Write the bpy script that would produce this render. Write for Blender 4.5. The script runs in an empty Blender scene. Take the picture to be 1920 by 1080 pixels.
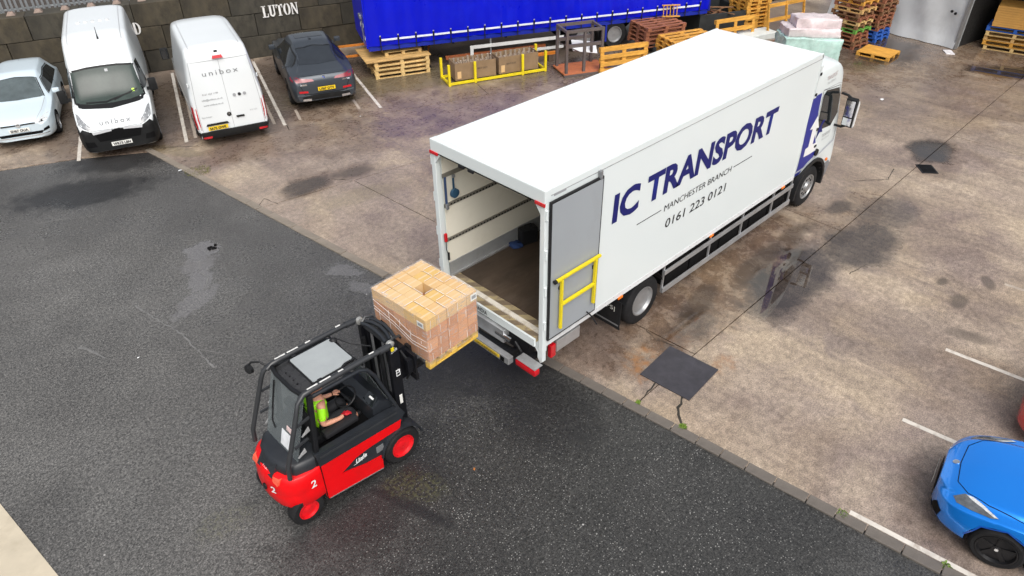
import bpy, bmesh, math, random
from mathutils import Vector, Matrix
from mathutils.bvhtree import BVHTree
R = math.radians
rnd = random.Random(7)
S = bpy.context.scene
COL = S.collection

# ------------------------------------------------------------------ camera
CAM_POS = Vector((-6.485, -6.024, 8.781))
yaw, pitch, roll = 0.8049, 0.6304, -0.0130
fw = Vector((math.cos(yaw)*math.cos(pitch), math.sin(yaw)*math.cos(pitch), -math.sin(pitch)))
rt = Vector((math.sin(yaw), -math.cos(yaw), 0)); up = rt.cross(fw)
rt2 = rt*math.cos(roll) + up*math.sin(roll); up2 = up*math.cos(roll) - rt*math.sin(roll)
cd = bpy.data.cameras.new('camera'); cam = bpy.data.objects.new('camera', cd); COL.objects.link(cam)
mx = Matrix((rt2, up2, -fw)).transposed().to_4x4(); mx.translation = CAM_POS
cam.matrix_world = mx
cd.sensor_width = 36; cd.lens = 1330.75/1920*36; cd.clip_start = .1; cd.clip_end = 500
S.camera = cam
S.render.resolution_x, S.render.resolution_y = 1024, 576

# ------------------------------------------------------------------ overcast daylight
SUN_EL, SUN_AZ = R(52), R(240)      # azimuth measured from +x, anticlockwise: where the light comes from
w = bpy.data.worlds.new('World'); S.world = w; w.use_nodes = True
nt = w.node_tree; nt.nodes.clear()
sky = nt.nodes.new('ShaderNodeTexSky'); sky.sky_type = 'NISHITA'; sky.sun_disc = False
sky.sun_elevation = SUN_EL; sky.sun_rotation = R(90) - SUN_AZ
sky.air_density = 1.0; sky.dust_density = 6.0; sky.ozone_density = 1.0
hs = nt.nodes.new('ShaderNodeHueSaturation'); hs.inputs['Saturation'].default_value = .34
bg = nt.nodes.new('ShaderNodeBackground'); bg.inputs[1].default_value = .15
wo = nt.nodes.new('ShaderNodeOutputWorld')
nt.links.new(sky.outputs[0], hs.inputs['Color']); nt.links.new(hs.outputs[0], bg.inputs[0]); nt.links.new(bg.outputs[0], wo.inputs[0])
sd = bpy.data.lights.new('sun', 'SUN'); sd.energy = 1.0; sd.angle = R(60); sd.color = (1, .97, .93)
so = bpy.data.objects.new('sun', sd); COL.objects.link(so)
so.rotation_euler = Vector((math.cos(SUN_AZ)*math.cos(SUN_EL), math.sin(SUN_AZ)*math.cos(SUN_EL), math.sin(SUN_EL))).to_track_quat('Z', 'Y').to_euler()
so.location = (0, 0, 30)
S.view_settings.view_transform = 'Standard'; S.view_settings.look = 'None'
S.view_settings.exposure = 0.32; S.view_settings.gamma = 1; S.view_settings.use_curve_mapping = False

# ------------------------------------------------------------------ materials
MT = {}
def N(nt, t, **kw):
    n = nt.nodes.new(t)
    for k, v in kw.items():
        if k.startswith('i_'):
            key = k[2:]
            n.inputs[int(key) if key.isdigit() else key].default_value = v
        else: setattr(n, k, v)
    return n
def ramp(nt, fac, stops):
    r = nt.nodes.new('ShaderNodeValToRGB'); nt.links.new(fac, r.inputs[0])
    e = r.color_ramp.elements
    while len(e) < len(stops): e.new(.5)
    for el, (p, c) in zip(e, stops):
        el.position = p; el.color = (c, c, c, 1) if not hasattr(c, '__len__') else (*c, 1)
    return r.outputs[0]
def mixc(nt, fac, a, b, mode='MIX'):
    m = nt.nodes.new('ShaderNodeMix'); m.data_type = 'RGBA'; m.blend_type = mode
    for inp, v in ((m.inputs[0], fac), (m.inputs[6], a), (m.inputs[7], b)):
        if isinstance(v, bpy.types.NodeSocket): nt.links.new(v, inp)
        elif hasattr(v, '__len__'): inp.default_value = (*v, 1)
        else: inp.default_value = v
    return m.outputs[2]
def math_(nt, op, a, b=0.0, clamp=False):
    m = nt.nodes.new('ShaderNodeMath'); m.operation = op; m.use_clamp = clamp
    for inp, v in ((m.inputs[0], a), (m.inputs[1], b)):
        if isinstance(v, bpy.types.NodeSocket): nt.links.new(v, inp)
        else: inp.default_value = v
    return m.outputs[0]
def noise(nt, vec, scale, detail=4, rough=.55, dist=0):
    n = nt.nodes.new('ShaderNodeTexNoise'); n.inputs['Scale'].default_value = scale; n.inputs['Detail'].default_value = detail
    n.inputs['Roughness'].default_value = rough; n.inputs['Distortion'].default_value = dist
    nt.links.new(vec, n.inputs['Vector']); return n.outputs[0]
def newmat(name):
    m = bpy.data.materials.new(name); m.use_nodes = True
    return m, m.node_tree, m.node_tree.nodes['Principled BSDF']
def M(name, col, rough=.5, metal=0, var=.12, scale=4, bump=0, bscale=60, coat=0, dirt=None, damt=.35, stretch=None, emit=0, spec=.5, trans=0):
    """plain painted / rubber / wood surface with uneven tone, gloss and a little grime"""
    if name in MT: return MT[name]
    m, nt, b = newmat(name)
    tc = N(nt, 'ShaderNodeTexCoord'); v = tc.outputs['Object']
    if stretch:
        mp = N(nt, 'ShaderNodeMapping'); mp.inputs['Scale'].default_value = stretch
        nt.links.new(v, mp.inputs[0]); v = mp.outputs[0]
    n1 = noise(nt, v, scale if var > .05 else .7, 6 if var > .05 else 1, .6)
    lo = tuple(max(0, c*(1-var)) for c in col); hi = tuple(min(1, c*(1+var)) for c in col)
    c = ramp(nt, n1, [(.3, lo), (.7, hi)])
    if dirt:
        n2 = noise(nt, v, scale*.45+.6, 8, .7, .4)
        f = ramp(nt, n2, [(.5, 0.0), (.72, damt)])
        c = mixc(nt, f, c, dirt)
    nt.links.new(c, b.inputs['Base Color'])
    nr = noise(nt, v, scale*2.3, 5)
    r = ramp(nt, nr, [(.3, rough*.88), (.7, min(1, rough*1.12))])
    if coat or rough < .2: b.inputs['Roughness'].default_value = rough
    else: nt.links.new(r, b.inputs['Roughness'])
    b.inputs['Metallic'].default_value = metal; b.inputs['Coat Weight'].default_value = coat; b.inputs['Coat Roughness'].default_value = .06
    b.inputs['Specular IOR Level'].default_value = spec
    if trans: b.inputs['Transmission Weight'].default_value = trans
    if bump:
        nb = noise(nt, v, bscale, 5)
        bp = N(nt, 'ShaderNodeBump'); bp.inputs['Strength'].default_value = bump; bp.inputs['Distance'].default_value = .01
        nt.links.new(nb, bp.inputs['Height']); nt.links.new(bp.outputs[0], b.inputs['Normal'])
    if emit:
        b.inputs['Emission Color'].default_value = (*col, 1); b.inputs['Emission Strength'].default_value = emit
    MT[name] = m; return m
def clear_glass(name, tint, opacity):
    """thin pane: mostly see-through, with a glossy skin"""
    m, nt, b = newmat(name)
    out = nt.nodes['Material Output']
    tr = N(nt, 'ShaderNodeBsdfTransparent'); tr.inputs[0].default_value = (*tint, 1)
    b.inputs['Base Color'].default_value = (.3, .33, .34, 1); b.inputs['Roughness'].default_value = .06; b.inputs['Specular IOR Level'].default_value = .6
    ms = N(nt, 'ShaderNodeMixShader'); ms.inputs[0].default_value = opacity
    nt.links.new(tr.outputs[0], ms.inputs[1]); nt.links.new(b.outputs[0], ms.inputs[2]); nt.links.new(ms.outputs[0], out.inputs[0])
    MT[name] = m; return m
def film_mat():
    """stretch film: clear with milky wrinkles"""
    m, nt, b = newmat('stretch_film'); out = nt.nodes['Material Output']
    tc = N(nt, 'ShaderNodeTexCoord'); mp = N(nt, 'ShaderNodeMapping'); mp.inputs['Scale'].default_value = (1.2, 1.2, 5); mp.inputs['Rotation'].default_value = (.25, .1, 0)
    nt.links.new(tc.outputs['Object'], mp.inputs[0])
    n1 = noise(nt, mp.outputs[0], 5, 8, .7, 1.6)
    f = ramp(nt, n1, [(.42, .06), (.55, .18), (.68, .6)])
    tr = N(nt, 'ShaderNodeBsdfTransparent'); tr.inputs[0].default_value = (1, .985, .97, 1)
    b.inputs['Base Color'].default_value = (.86, .84, .82, 1); b.inputs['Roughness'].default_value = .16
    bp = N(nt, 'ShaderNodeBump'); bp.inputs['Strength'].default_value = .5; bp.inputs['Distance'].default_value = .02
    nt.links.new(n1, bp.inputs['Height']); nt.links.new(bp.outputs[0], b.inputs['Normal'])
    ms = N(nt, 'ShaderNodeMixShader'); nt.links.new(f, ms.inputs[0])
    nt.links.new(tr.outputs[0], ms.inputs[1]); nt.links.new(b.outputs[0], ms.inputs[2]); nt.links.new(ms.outputs[0], out.inputs[0])
    return m
def stripes(name, a, c, scale, wear=.4):
    m, nt, b = newmat(name)
    tc = N(nt, 'ShaderNodeTexCoord'); sx = N(nt, 'ShaderNodeSeparateXYZ'); nt.links.new(tc.outputs['Object'], sx.inputs[0])
    s = math_(nt, 'ADD', sx.outputs[0], sx.outputs[1]); s = math_(nt, 'MULTIPLY', s, scale); s = math_(nt, 'FRACT', s)
    f = math_(nt, 'GREATER_THAN', s, .5)
    col = mixc(nt, f, a, c)
    n1 = noise(nt, tc.outputs['Object'], 9, 8, .7)
    col = mixc(nt, ramp(nt, n1, [(.5, 0.0), (.62, wear)]), col, (.22, .17, .12))
    nt.links.new(col, b.inputs['Base Color']); b.inputs['Roughness'].default_value = .55
    MT[name] = m; return m

# ------------------------------------------------------------------ mesh helpers
def link(o, parent=None):
    COL.objects.link(o)
    if parent is not None: o.parent = parent
    return o
def mesh_of(name, verts, faces, mat, smooth=False):
    me = bpy.data.meshes.new(name); me.from_pydata([tuple(v) for v in verts], [], faces); me.update()
    if mat is not None: me.materials.append(mat)
    if smooth:
        me.polygons.foreach_set('use_smooth', [True]*len(me.polygons))
    return me
def obj_of(name, me, parent=None, loc=None, rot=None):
    o = bpy.data.objects.new(name, me)
    if loc is not None: o.location = loc
    if rot is not None: o.rotation_euler = rot
    return link(o, parent)
class MB:
    def __init__(s): s.bm = bmesh.new()
    def box(s, c, d, rz=0, bev=0, rot=None):
        m = Matrix.Translation(Vector(c))
        if rot is not None: m = m @ rot.to_4x4()
        elif rz: m = m @ Matrix.Rotation(rz, 4, 'Z')
        m = m @ Matrix.Diagonal((d[0], d[1], d[2], 1))
        r = bmesh.ops.create_cube(s.bm, size=1, matrix=m)
        if bev:
            es = list({e for v in r['verts'] for e in v.link_edges})
            bmesh.ops.bevel(s.bm, geom=es, offset=bev, segments=2, affect='EDGES', profile=.6)
        return s
    def box2(s, a, b, bev=0):
        a, b = Vector(a), Vector(b); d = b - a
        return s.box((a+b)/2, (abs(d.x), abs(d.y), abs(d.z)), bev=bev)
    def cyl(s, a, b, r, r2=None, seg=16, caps=True):
        a, b = Vector(a), Vector(b); d = b - a
        m = Matrix.Translation((a+b)/2) @ d.to_track_quat('Z', 'Y').to_matrix().to_4x4()
        bmesh.ops.create_cone(s.bm, cap_ends=caps, segments=seg, radius1=r, radius2=r if r2 is None else r2, depth=d.length, matrix=m)
        return s
    def bar(s, a, b, w, h, bev=0, upv=(0, 0, 1)):
        a, b = Vector(a), Vector(b); d = b - a; z = d.normalized(); u = Vector(upv)
        if abs(z.dot(u)) > .97: u = Vector((1, 0, 0))
        x = u.cross(z).normalized(); y = z.cross(x)
        rot = Matrix((x, y, z)).transposed()
        return s.box((a+b)/2, (w, h, d.length), bev=bev, rot=rot)
    def tube(s, pts, r, seg=8, closed=False):
        pts = [Vector(p) for p in pts]; n = len(pts); rings = []; prev = None
        rr = r if hasattr(r, '__len__') else [r]*n
        for i, p in enumerate(pts):
            a = pts[i-1] if (i or closed) else p; b = pts[(i+1) % n] if (i < n-1 or closed) else p
            t = (b-a).normalized()
            u = prev if prev is not None else (Vector((0, 0, 1)) if abs(t.z) < .9 else Vector((1, 0, 0)))
            u = (u - t*u.dot(t)).normalized(); prev = u; v = t.cross(u)
            rings.append([s.bm.verts.new(p + (u*math.cos(2*math.pi*k/seg) + v*math.sin(2*math.pi*k/seg))*rr[i]) for k in range(seg)])
        m = n if closed else n-1
        for i in range(m):
            A, B = rings[i], rings[(i+1) % n]
            for k in range(seg): s.bm.faces.new((A[k], A[(k+1) % seg], B[(k+1) % seg], B[k]))
        if not closed: s.bm.faces.new(rings[0][::-1]); s.bm.faces.new(rings[-1])
        return s
    def prism(s, outline, axis, lo, hi):
        """extrude a 2D outline along an axis; for 'y' outline is (x,z), 'x' (y,z), 'z' (x,y)"""
        def P(p, t): return {'x': (t, p[0], p[1]), 'y': (p[0], t, p[1]), 'z': (p[0], p[1], t)}[axis]
        A = [s.bm.verts.new(P(p, lo)) for p in outline]; B = [s.bm.verts.new(P(p, hi)) for p in outline]; n = len(A)
        s.bm.faces.new(A[::-1]); s.bm.faces.new(B)
        for i in range(n): s.bm.faces.new((A[i], A[(i+1) % n], B[(i+1) % n], B[i]))
        return s
    def lathe(s, prof, origin, axis, seg=28):
        o = Vector(origin); ax = Vector(axis).normalized(); u = ax.orthogonal().normalized(); v = ax.cross(u); rings = []
        for (t, r) in prof:
            rings.append([s.bm.verts.new(o + ax*t + (u*math.cos(2*math.pi*k/seg)+v*math.sin(2*math.pi*k/seg))*max(r, 1e-4)) for k in range(seg)])
        for i in range(len(rings)-1):
            for k in range(seg): s.bm.faces.new((rings[i][k], rings[i][(k+1) % seg], rings[i+1][(k+1) % seg], rings[i+1][k]))
        s.bm.faces.new(rings[0][::-1]); s.bm.faces.new(rings[-1]); return s
    def quad(s, *p): s.bm.faces.new([s.bm.verts.new(q) for q in p]); return s
    def xf(s, m): bmesh.ops.transform(s.bm, matrix=m, verts=s.bm.verts[:]); return s
    def mesh(s, name, mat, smooth=None):
        bmesh.ops.recalc_face_normals(s.bm, faces=s.bm.faces[:])
        me = bpy.data.meshes.new(name); s.bm.to_mesh(me); s.bm.free()
        if mat is not None: me.materials.append(mat)
        if smooth:
            me.polygons.foreach_set('use_smooth', [True]*len(me.polygons))
            me.set_sharp_from_angle(angle=R(smooth))
        return me
    def build(s, name, mat, parent=None, smooth=None, loc=None, rot=None):
        return obj_of(name, s.mesh(name, mat, smooth), parent, loc, rot)
def tag(o, label=None, cat=None, group=None, kind=None):
    if label: o['label'] = label
    if cat: o['category'] = cat
    if group: o['group'] = group
    if kind: o['kind'] = kind
    return o
def thing(name, label, cat, loc=(0, 0, 0), rz=0, group=None):
    o = bpy.data.objects.new(name, None); o.empty_display_size = .2; COL.objects.link(o)
    o.location = loc; o.rotation_euler = (0, 0, rz)
    return tag(o, label, cat, group)
def copy_tree(o, parent=None):
    c = o.copy(); COL.objects.link(c); c.parent = parent
    for ch in list(o.children): copy_tree(ch, c)
    return c
def text_mesh(body, size, shear=0, off=0, align='CENTER', spacing=1.0):
    cu = bpy.data.curves.new('lettering', 'FONT'); cu.body = body; cu.size = size; cu.shear = shear; cu.offset = off
    cu.align_x = align; cu.align_y = 'BOTTOM_BASELINE'; cu.space_character = spacing; cu.resolution_u = 3
    t = bpy.data.objects.new('lettering', cu); COL.objects.link(t)
    me = bpy.data.meshes.new_from_object(t.evaluated_get(bpy.context.evaluated_depsgraph_get()))
    bpy.data.objects.remove(t); return me
def text_obj(name, body, size, mat, parent, origin, ux, uy, shear=0, off=0, align='CENTER', spacing=1.0, width=None, height=None, ext=.002):
    """flat lettering: origin = baseline point, ux = reading direction, uy = up direction"""
    me = text_mesh(body, size, shear, off, align, spacing)
    ux, uy = Vector(ux).normalized(), Vector(uy).normalized(); nz = ux.cross(uy)
    xs = [v.co.x for v in me.vertices]; ys = [v.co.y for v in me.vertices]
    sx = width/(max(xs)-min(xs)) if width else 1; sy = height/(max(ys)-min(ys)) if height else 1
    if width and not height: sy = 1
    x0 = {'CENTER': (max(xs)+min(xs))/2, 'LEFT': min(xs)}[align]
    for v in me.vertices: v.co = Vector(origin) + ux*(v.co.x-x0)*sx + uy*v.co.y*sy + nz*ext
    me.materials.clear(); me.materials.append(mat); me.name = name
    return obj_of(name, me, parent)

# ------------------------------------------------------------------ lofted vehicle bodies
def pchip(xs, ys, x):
    n = len(xs); h = [xs[i+1]-xs[i] for i in range(n-1)]; d = [(ys[i+1]-ys[i])/h[i] for i in range(n-1)]
    m = [d[0]] + [0]*(n-2) + [d[-1]]
    for i in range(1, n-1):
        if d[i-1]*d[i] > 0:
            w1, w2 = 2*h[i]+h[i-1], h[i]+2*h[i-1]; m[i] = (w1+w2)/(w1/d[i-1]+w2/d[i])
    i = 0
    while i < n-2 and x > xs[i+1]: i += 1
    t = (x-xs[i])/h[i]; t2, t3 = t*t, t*t*t
    return (2*t3-3*t2+1)*ys[i] + (t3-2*t2+t)*h[i]*m[i] + (-2*t3+3*t2)*ys[i+1] + (t3-t2)*h[i]*m[i+1]
def ring_pts(zb, w, zm, zbelt, wb, zt, wt, cr):
    return [(0, zb), (w*.80, zb), (w*.95, zb+.07), (w, zm), ((w+wb)/2*1.005, (zm+zbelt)/2+.02), (wb, zbelt), (wb+(wt-wb)*.45, zbelt+(zt-cr-zbelt)*.5), (wt, zt-cr), (wt*.90, zt-cr*.35), (wt*.6, zt-.01), (0, zt)]
def cr_curve(p, sub):
    out = []
    n = len(p)
    for i in range(n-1):
        a = p[max(i-1, 0)]; b = p[i]; c = p[i+1]; d = p[min(i+2, n-1)]
        for k in range(sub):
            t = k/sub; t2, t3 = t*t, t*t*t
            q = []
            for j in range(2):
                m1 = .32*(c[j]-a[j]); m2 = .32*(d[j]-b[j])
                q.append((2*t3-3*t2+1)*b[j] + (t3-2*t2+t)*m1 + (-2*t3+3*t2)*c[j] + (t3-t2)*m2)
            out.append(tuple(q))
    out.append(p[-1]); return out
def loft(stations, L, step=.06, sub=3):
    """stations: (t from the front, zb, w, zm, zbelt, wb, zt, wt, cr); returns verts, faces; local +x is forward, x=0 the middle"""
    ts = [s[0] for s in stations]; cols = list(zip(*stations))[1:]
    n = int((ts[-1]-ts[0])/step)+1
    tt = sorted(set([round(ts[0]+(ts[-1]-ts[0])*i/n, 4) for i in range(n+1)]))
    V, F = [], []; rn = None
    for t in tt:
        pr = [pchip(ts, c, t) for c in cols]
        half = cr_curve(ring_pts(*pr), sub)
        full = half + [(-y, z) for (y, z) in half[-2:0:-1]]
        rn = len(full)
        V += [(L/2 - t, y, z) for (y, z) in full]
    m = len(tt)
    for i in range(m-1):
        for k in range(rn):
            F.append((i*rn+k, i*rn+(k+1) % rn, (i+1)*rn+(k+1) % rn, (i+1)*rn+k))
    F.append(tuple(range(rn))); F.append(tuple(range((m-1)*rn, m*rn))[::-1])
    return V, F
def cut_arches(me, cyls, matinner):
    """boolean the wheel arches out of a body mesh; arch linings take matinner"""
    if matinner.name not in [m.name for m in me.materials]: me.materials.append(matinner)
    o = bpy.data.objects.new('tmp', me); COL.objects.link(o)
    mb = MB()
    for (a, b, r) in cyls: mb.cyl(a, b, r, seg=32)
    cme = mb.mesh('tmpc', None); cme.materials.append(me.materials[0]); cme.materials.append(matinner)
    for p in cme.polygons: p.material_index = 1
    c = bpy.data.objects.new('tmpc', cme); COL.objects.link(c)
    md = o.modifiers.new('b', 'BOOLEAN'); md.operation = 'DIFFERENCE'; md.object = c; md.solver = 'EXACT'
    try: md.material_mode = 'TRANSFER'
    except Exception: pass
    bpy.context.view_layer.update()
    res = bpy.data.meshes.new_from_object(o.evaluated_get(bpy.context.evaluated_depsgraph_get()))
    bpy.data.objects.remove(o); bpy.data.objects.remove(c)
    res.polygons.foreach_set('use_smooth', [True]*len(res.polygons)); res.set_sharp_from_angle(angle=R(38))
    return res
class Body:
    """a body mesh plus ray casting, so that panes, lamps and lettering can follow its surface"""
    def __init__(s, name, V, F, mat, parent, arches=None, lining=None):
        s.bvh = BVHTree.FromPolygons(V, F)
        me = mesh_of(name, V, F, mat, True); bm = bmesh.new(); bm.from_mesh(me); bmesh.ops.recalc_face_normals(bm, faces=bm.faces[:]); bm.to_mesh(me); bm.free()
        me.set_sharp_from_angle(angle=R(40))
        if arches: me = cut_arches(me, arches, lining)
        s.o = obj_of(name, me, parent); s.parent = parent
    def hit(s, u, v, d):
        d = {'f': ((20, u, v), (-1, 0, 0)), 'b': ((-20, u, v), (1, 0, 0)), 'l': ((u, 20, v), (0, -1, 0)), 'r': ((u, -20, v), (0, 1, 0)), 't': ((u, v, 20), (0, 0, -1))}[d]
        loc, nor, i, dist = s.bvh.ray_cast(Vector(d[0]), Vector(d[1]))
        return loc, Vector(d[1])
    def conform(s, bm, d, off):
        bad = []
        for v in bm.verts:
            loc, dv = s.hit(v.co.x, v.co.y, d)
            if loc is None: bad.append(v)
            else: v.co = loc - dv*off
        bmesh.ops.delete(bm, geom=bad, context='VERTS')
    def patch(s, name, outline, d, mat, off=.006, grid=.06, parent=None, thick=0):
        """outline: front/back (y,z), sides (x,z), top (x,y)"""
        bm = bmesh.new(); bm.faces.new([bm.verts.new((a, b, 0)) for a, b in outline])
        for ax in (0, 1):
            lo = min(p[ax] for p in outline); hi = max(p[ax] for p in outline); n = max(1, int((hi-lo)/grid))
            for i in range(1, n):
                co = [0, 0, 0]; co[ax] = lo+(hi-lo)*i/n; no = [0, 0, 0]; no[ax] = 1
                bmesh.ops.bisect_plane(bm, geom=bm.verts[:]+bm.edges[:]+bm.faces[:], plane_co=co, plane_no=no)
        if thick:
            s.conform(bm, d, off); 
            r = bmesh.ops.extrude_face_region(bm, geom=bm.faces[:])
            dv = {'f': (1, 0, 0), 'b': (-1, 0, 0), 'l': (0, 1, 0), 'r': (0, -1, 0), 't': (0, 0, 1)}[d]
            bmesh.ops.translate(bm, vec=Vector(dv)*thick, verts=[g for g in r['geom'] if isinstance(g, bmesh.types.BMVert)])
        else: s.conform(bm, d, off)
        bmesh.ops.recalc_face_normals(bm, faces=bm.faces[:])
        me = bpy.data.meshes.new(name); bm.to_mesh(me); bm.free(); me.materials.append(mat)
        me.polygons.foreach_set('use_smooth', [True]*len(me.polygons)); me.set_sharp_from_angle(angle=R(35))
        return obj_of(name, me, parent or s.o)
    def strip(s, name, pts, d, wdt, mat, off=.004, parent=None):
        """a thin line following the surface through 2D points"""
        P = []
        for i in range(len(pts)-1):
            a, b = Vector(pts[i]), Vector(pts[i+1]); n = max(1, int((b-a).length/.07))
            P += [a+(b-a)*k/n for k in range(n)]
        P.append(Vector(pts[-1])); bm = bmesh.new(); prev = None
        for i, p in enumerate(P):
            t = (P[min(i+1, len(P)-1)]-P[max(i-1, 0)]).normalized(); nrm = Vector((-t.y, t.x))*wdt/2
            cur = [bm.verts.new((*(p+nrm), 0)), bm.verts.new((*(p-nrm), 0))]
            if prev: bm.faces.new((prev[0], prev[1], cur[1], cur[0]))
            prev = cur
        s.conform(bm, d, off); bmesh.ops.recalc_face_normals(bm, faces=bm.faces[:])
        me = bpy.data.meshes.new(name); bm.to_mesh(me); bm.free(); me.materials.append(mat)
        return obj_of(name, me, parent or s.o)
    def text(s, name, body, size, mat, u, v, d, width=None, off=.008, shear=0, emb=0, spacing=1.0, parent=None, slope=0):
        me = text_mesh(body, size, shear, emb, 'CENTER', spacing)
        xs = [q.co.x for q in me.vertices]; k = width/(max(xs)-min(xs)) if width else 1; xc = (max(xs)+min(xs))/2
        sg = {'f': 1, 'b': -1, 'l': -1, 'r': 1, 't': 1}[d]
        for q in me.vertices:
            a = u + sg*(q.co.x-xc)*k; b = v + q.co.y + slope*(q.co.x-xc)
            loc, dv = s.hit(a, b, d)
            if loc is None: loc, dv = s.hit(u, v, d)
            q.co = loc - dv*off
        me.materials.clear(); me.materials.append(mat)
        return obj_of(name, me, parent or s.o)
def wheel(parent, x, y, side, r, wd, rim_r, tyre_m, rim_m, spokes=5, dish=.03, hub_m=None, holes=0):
    """side=+1: outer face towards +y"""
    h = wd/2
    mb = MB(); mb.lathe([(-h, rim_r*.9), (-h, rim_r), (-h, r*.88), (-h*.8, r*.97), (-h*.5, r), (h*.5, r), (h*.8, r*.97), (h, r*.88), (h*.96, rim_r*1.02), (h*.6, rim_r*.98), (h*.6, .02)], (x, y, r), (0, side, 0), 32)
    t = mb.build('wheel', tyre_m, parent, 40)
    rb = MB(); rb.lathe([(h*.55, rim_r*.99), (h*1.0, rim_r*1.0), (h*1.0, rim_r*.93), (h*.62, rim_r*.86)], (x, y, r), (0, side, 0), 32)
    zf = h-dish
    if spokes:
        for k in range(spokes):
            a = 2*math.pi*k/spokes + .3; c, s_ = math.cos(a), math.sin(a)
            rb.bar((x+c*rim_r*.12, y+side*zf, r+s_*rim_r*.12), (x+c*rim_r*.95, y+side*(zf+.01), r+s_*rim_r*.95), rim_r*.24, .03, upv=(0, 1, 0))
        rb.cyl((x, y+side*(zf-.02), r), (x, y+side*(zf+.025), r), rim_r*.24, seg=16)
    else:
        rb.lathe([(zf-.03, rim_r*.88), (zf, rim_r*.80), (zf, rim_r*.42), (zf+.05, rim_r*.36), (zf+.06, .02)], (x, y, r), (0, side, 0), 32)
    rim = rb.build('rim', rim_m, t, 35)
    if hub_m:
        MB().cyl((x, y+side*(zf+.02), r), (x, y+side*(zf+.035), r), rim_r*.1, seg=12).build('hub_cap', hub_m, t)
    if holes:
        hb = MB()
        for k in range(holes):
            a = 2*math.pi*k/holes
            hb.box((x+math.cos(a)*rim_r*.64, y+side*(zf+.004), r+math.sin(a)*rim_r*.64), (rim_r*.16, .01, rim_r*.16), rot=Matrix.Rotation(-a, 3, 'Y'))
        hb.build('rim_hole', MT['black_gap'], rim)
    return t
# ================================================================== shared materials
RUB = M('rubber', (.012, .012, .013), .8, var=.3, dirt=(.04, .037, .034), damt=.25, spec=.25)
GAP = M('black_gap', (.004, .004, .0045), .7, spec=.15)
BLK = M('black_plastic', (.012, .0125, .014), .5, var=.2, dirt=(.04, .038, .035), damt=.15, spec=.3)
BLKM = M('black_metal', (.010, .0105, .012), .45, metal=.1, var=.3, dirt=(.04, .037, .034), damt=.2, spec=.3)
GLS = M('dark_glass', (.012, .015, .017), .05, var=.2, spec=.8)
ALU = M('aluminium', (.55, .56, .57), .38, metal=.7, var=.12, dirt=(.25, .22, .2), damt=.4)
STEEL = M('grey_steel', (.28, .29, .30), .45, metal=.5, var=.15, dirt=(.15, .12, .1), damt=.4)
CHROME = M('chrome', (.75, .76, .78), .12, metal=1, var=.05)
WHT = M('white_paint', (.80, .81, .81), .28, var=.02, coat=.4, dirt=(.66, .65, .62), damt=.25, scale=1.2)
YEL = M('yellow_paint', (.75, .60, .01), .42, var=.08, dirt=(.35, .25, .05), damt=.4)
REDL = M('red_lens', (.50, .008, .015), .15, var=.1, coat=.5)
ORL = M('orange_lens', (.80, .18, .01), .2, var=.1, coat=.5)
LENS = M('clear_lens', (.55, .57, .58), .08, var=.25, scale=25, coat=.8)
PLW = M('white_plate', (.78, .78, .74), .4, var=.03)
PLY = M('yellow_plate', (.80, .55, .01), .4, var=.03)
INK = M('black_ink', (.015, .015, .018), .5)
GREYINK = M('grey_ink', (.30, .31, .32), .5)
def wood(name, col, var=.3):
    return M(name, col, .75, var=var, scale=2.2, stretch=(1, 5, 5), dirt=tuple(c*.35 for c in col), damt=.5, bump=.2, bscale=30)
WD_FRESH = wood('fresh_pine', (.56, .35, .13)); WD_ORANGE = wood('wet_orange_pine', (.60, .30, .045)); WD_BROWN = wood('old_brown_wood', (.20, .10, .045))
WD_PALE = wood('pale_pine', (.62, .43, .18)); WD_DARK = wood('weathered_dark_wood', (.11, .075, .055)); WD_RED = wood('reddish_old_wood', (.27, .10, .05)); WD_GREEN = wood('green_painted_wood', (.12, .32, .05)); WD_BLUE = wood('blue_painted_wood', (.02, .10, .42))
PLYW = M('plywood_sheet', (.62, .33, .08), .6, var=.12, scale=1.5, stretch=(1, 4, 1))
CARD = M('brown_cardboard', (.55, .255, .115), .8, var=.07, scale=3)
CARD_TOP = M('carton_top', (.64, .42, .20), .7, var=.07, scale=3)

# ================================================================== ground materials
def spots(nt, v, lst, warp):
    """soft-edged patches with their own shapes: (x, y, rx, ry, angle, strength)"""
    tot = None
    for (x, y, rx, ry, a, st) in lst:
        mp = N(nt, 'ShaderNodeMapping'); mp.vector_type = 'TEXTURE'
        mp.inputs['Location'].default_value = (x, y, 0); mp.inputs['Rotation'].default_value = (0, 0, R(a)); mp.inputs['Scale'].default_value = (rx, ry, 1)
        nt.links.new(v, mp.inputs[0])
        ln = N(nt, 'ShaderNodeVectorMath', operation='LENGTH'); nt.links.new(mp.outputs[0], ln.inputs[0])
        d = math_(nt, 'ADD', ln.outputs['Value'], warp)
        mr = N(nt, 'ShaderNodeMapRange'); mr.interpolation_type = 'SMOOTHSTEP'
        nt.links.new(d, mr.inputs[0]); mr.inputs[1].default_value = 1.15; mr.inputs[2].default_value = .55; mr.inputs[3].default_value = 0; mr.inputs[4].default_value = st
        tot = mr.outputs[0] if tot is None else math_(nt, 'MAXIMUM', tot, mr.outputs[0])
    return tot
def flat_xy(nt, tc):
    mp = N(nt, 'ShaderNodeMapping'); mp.inputs['Scale'].default_value = (1, 1, 0); nt.links.new(tc.outputs['Object'], mp.inputs[0]); return mp.outputs[0]
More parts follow.
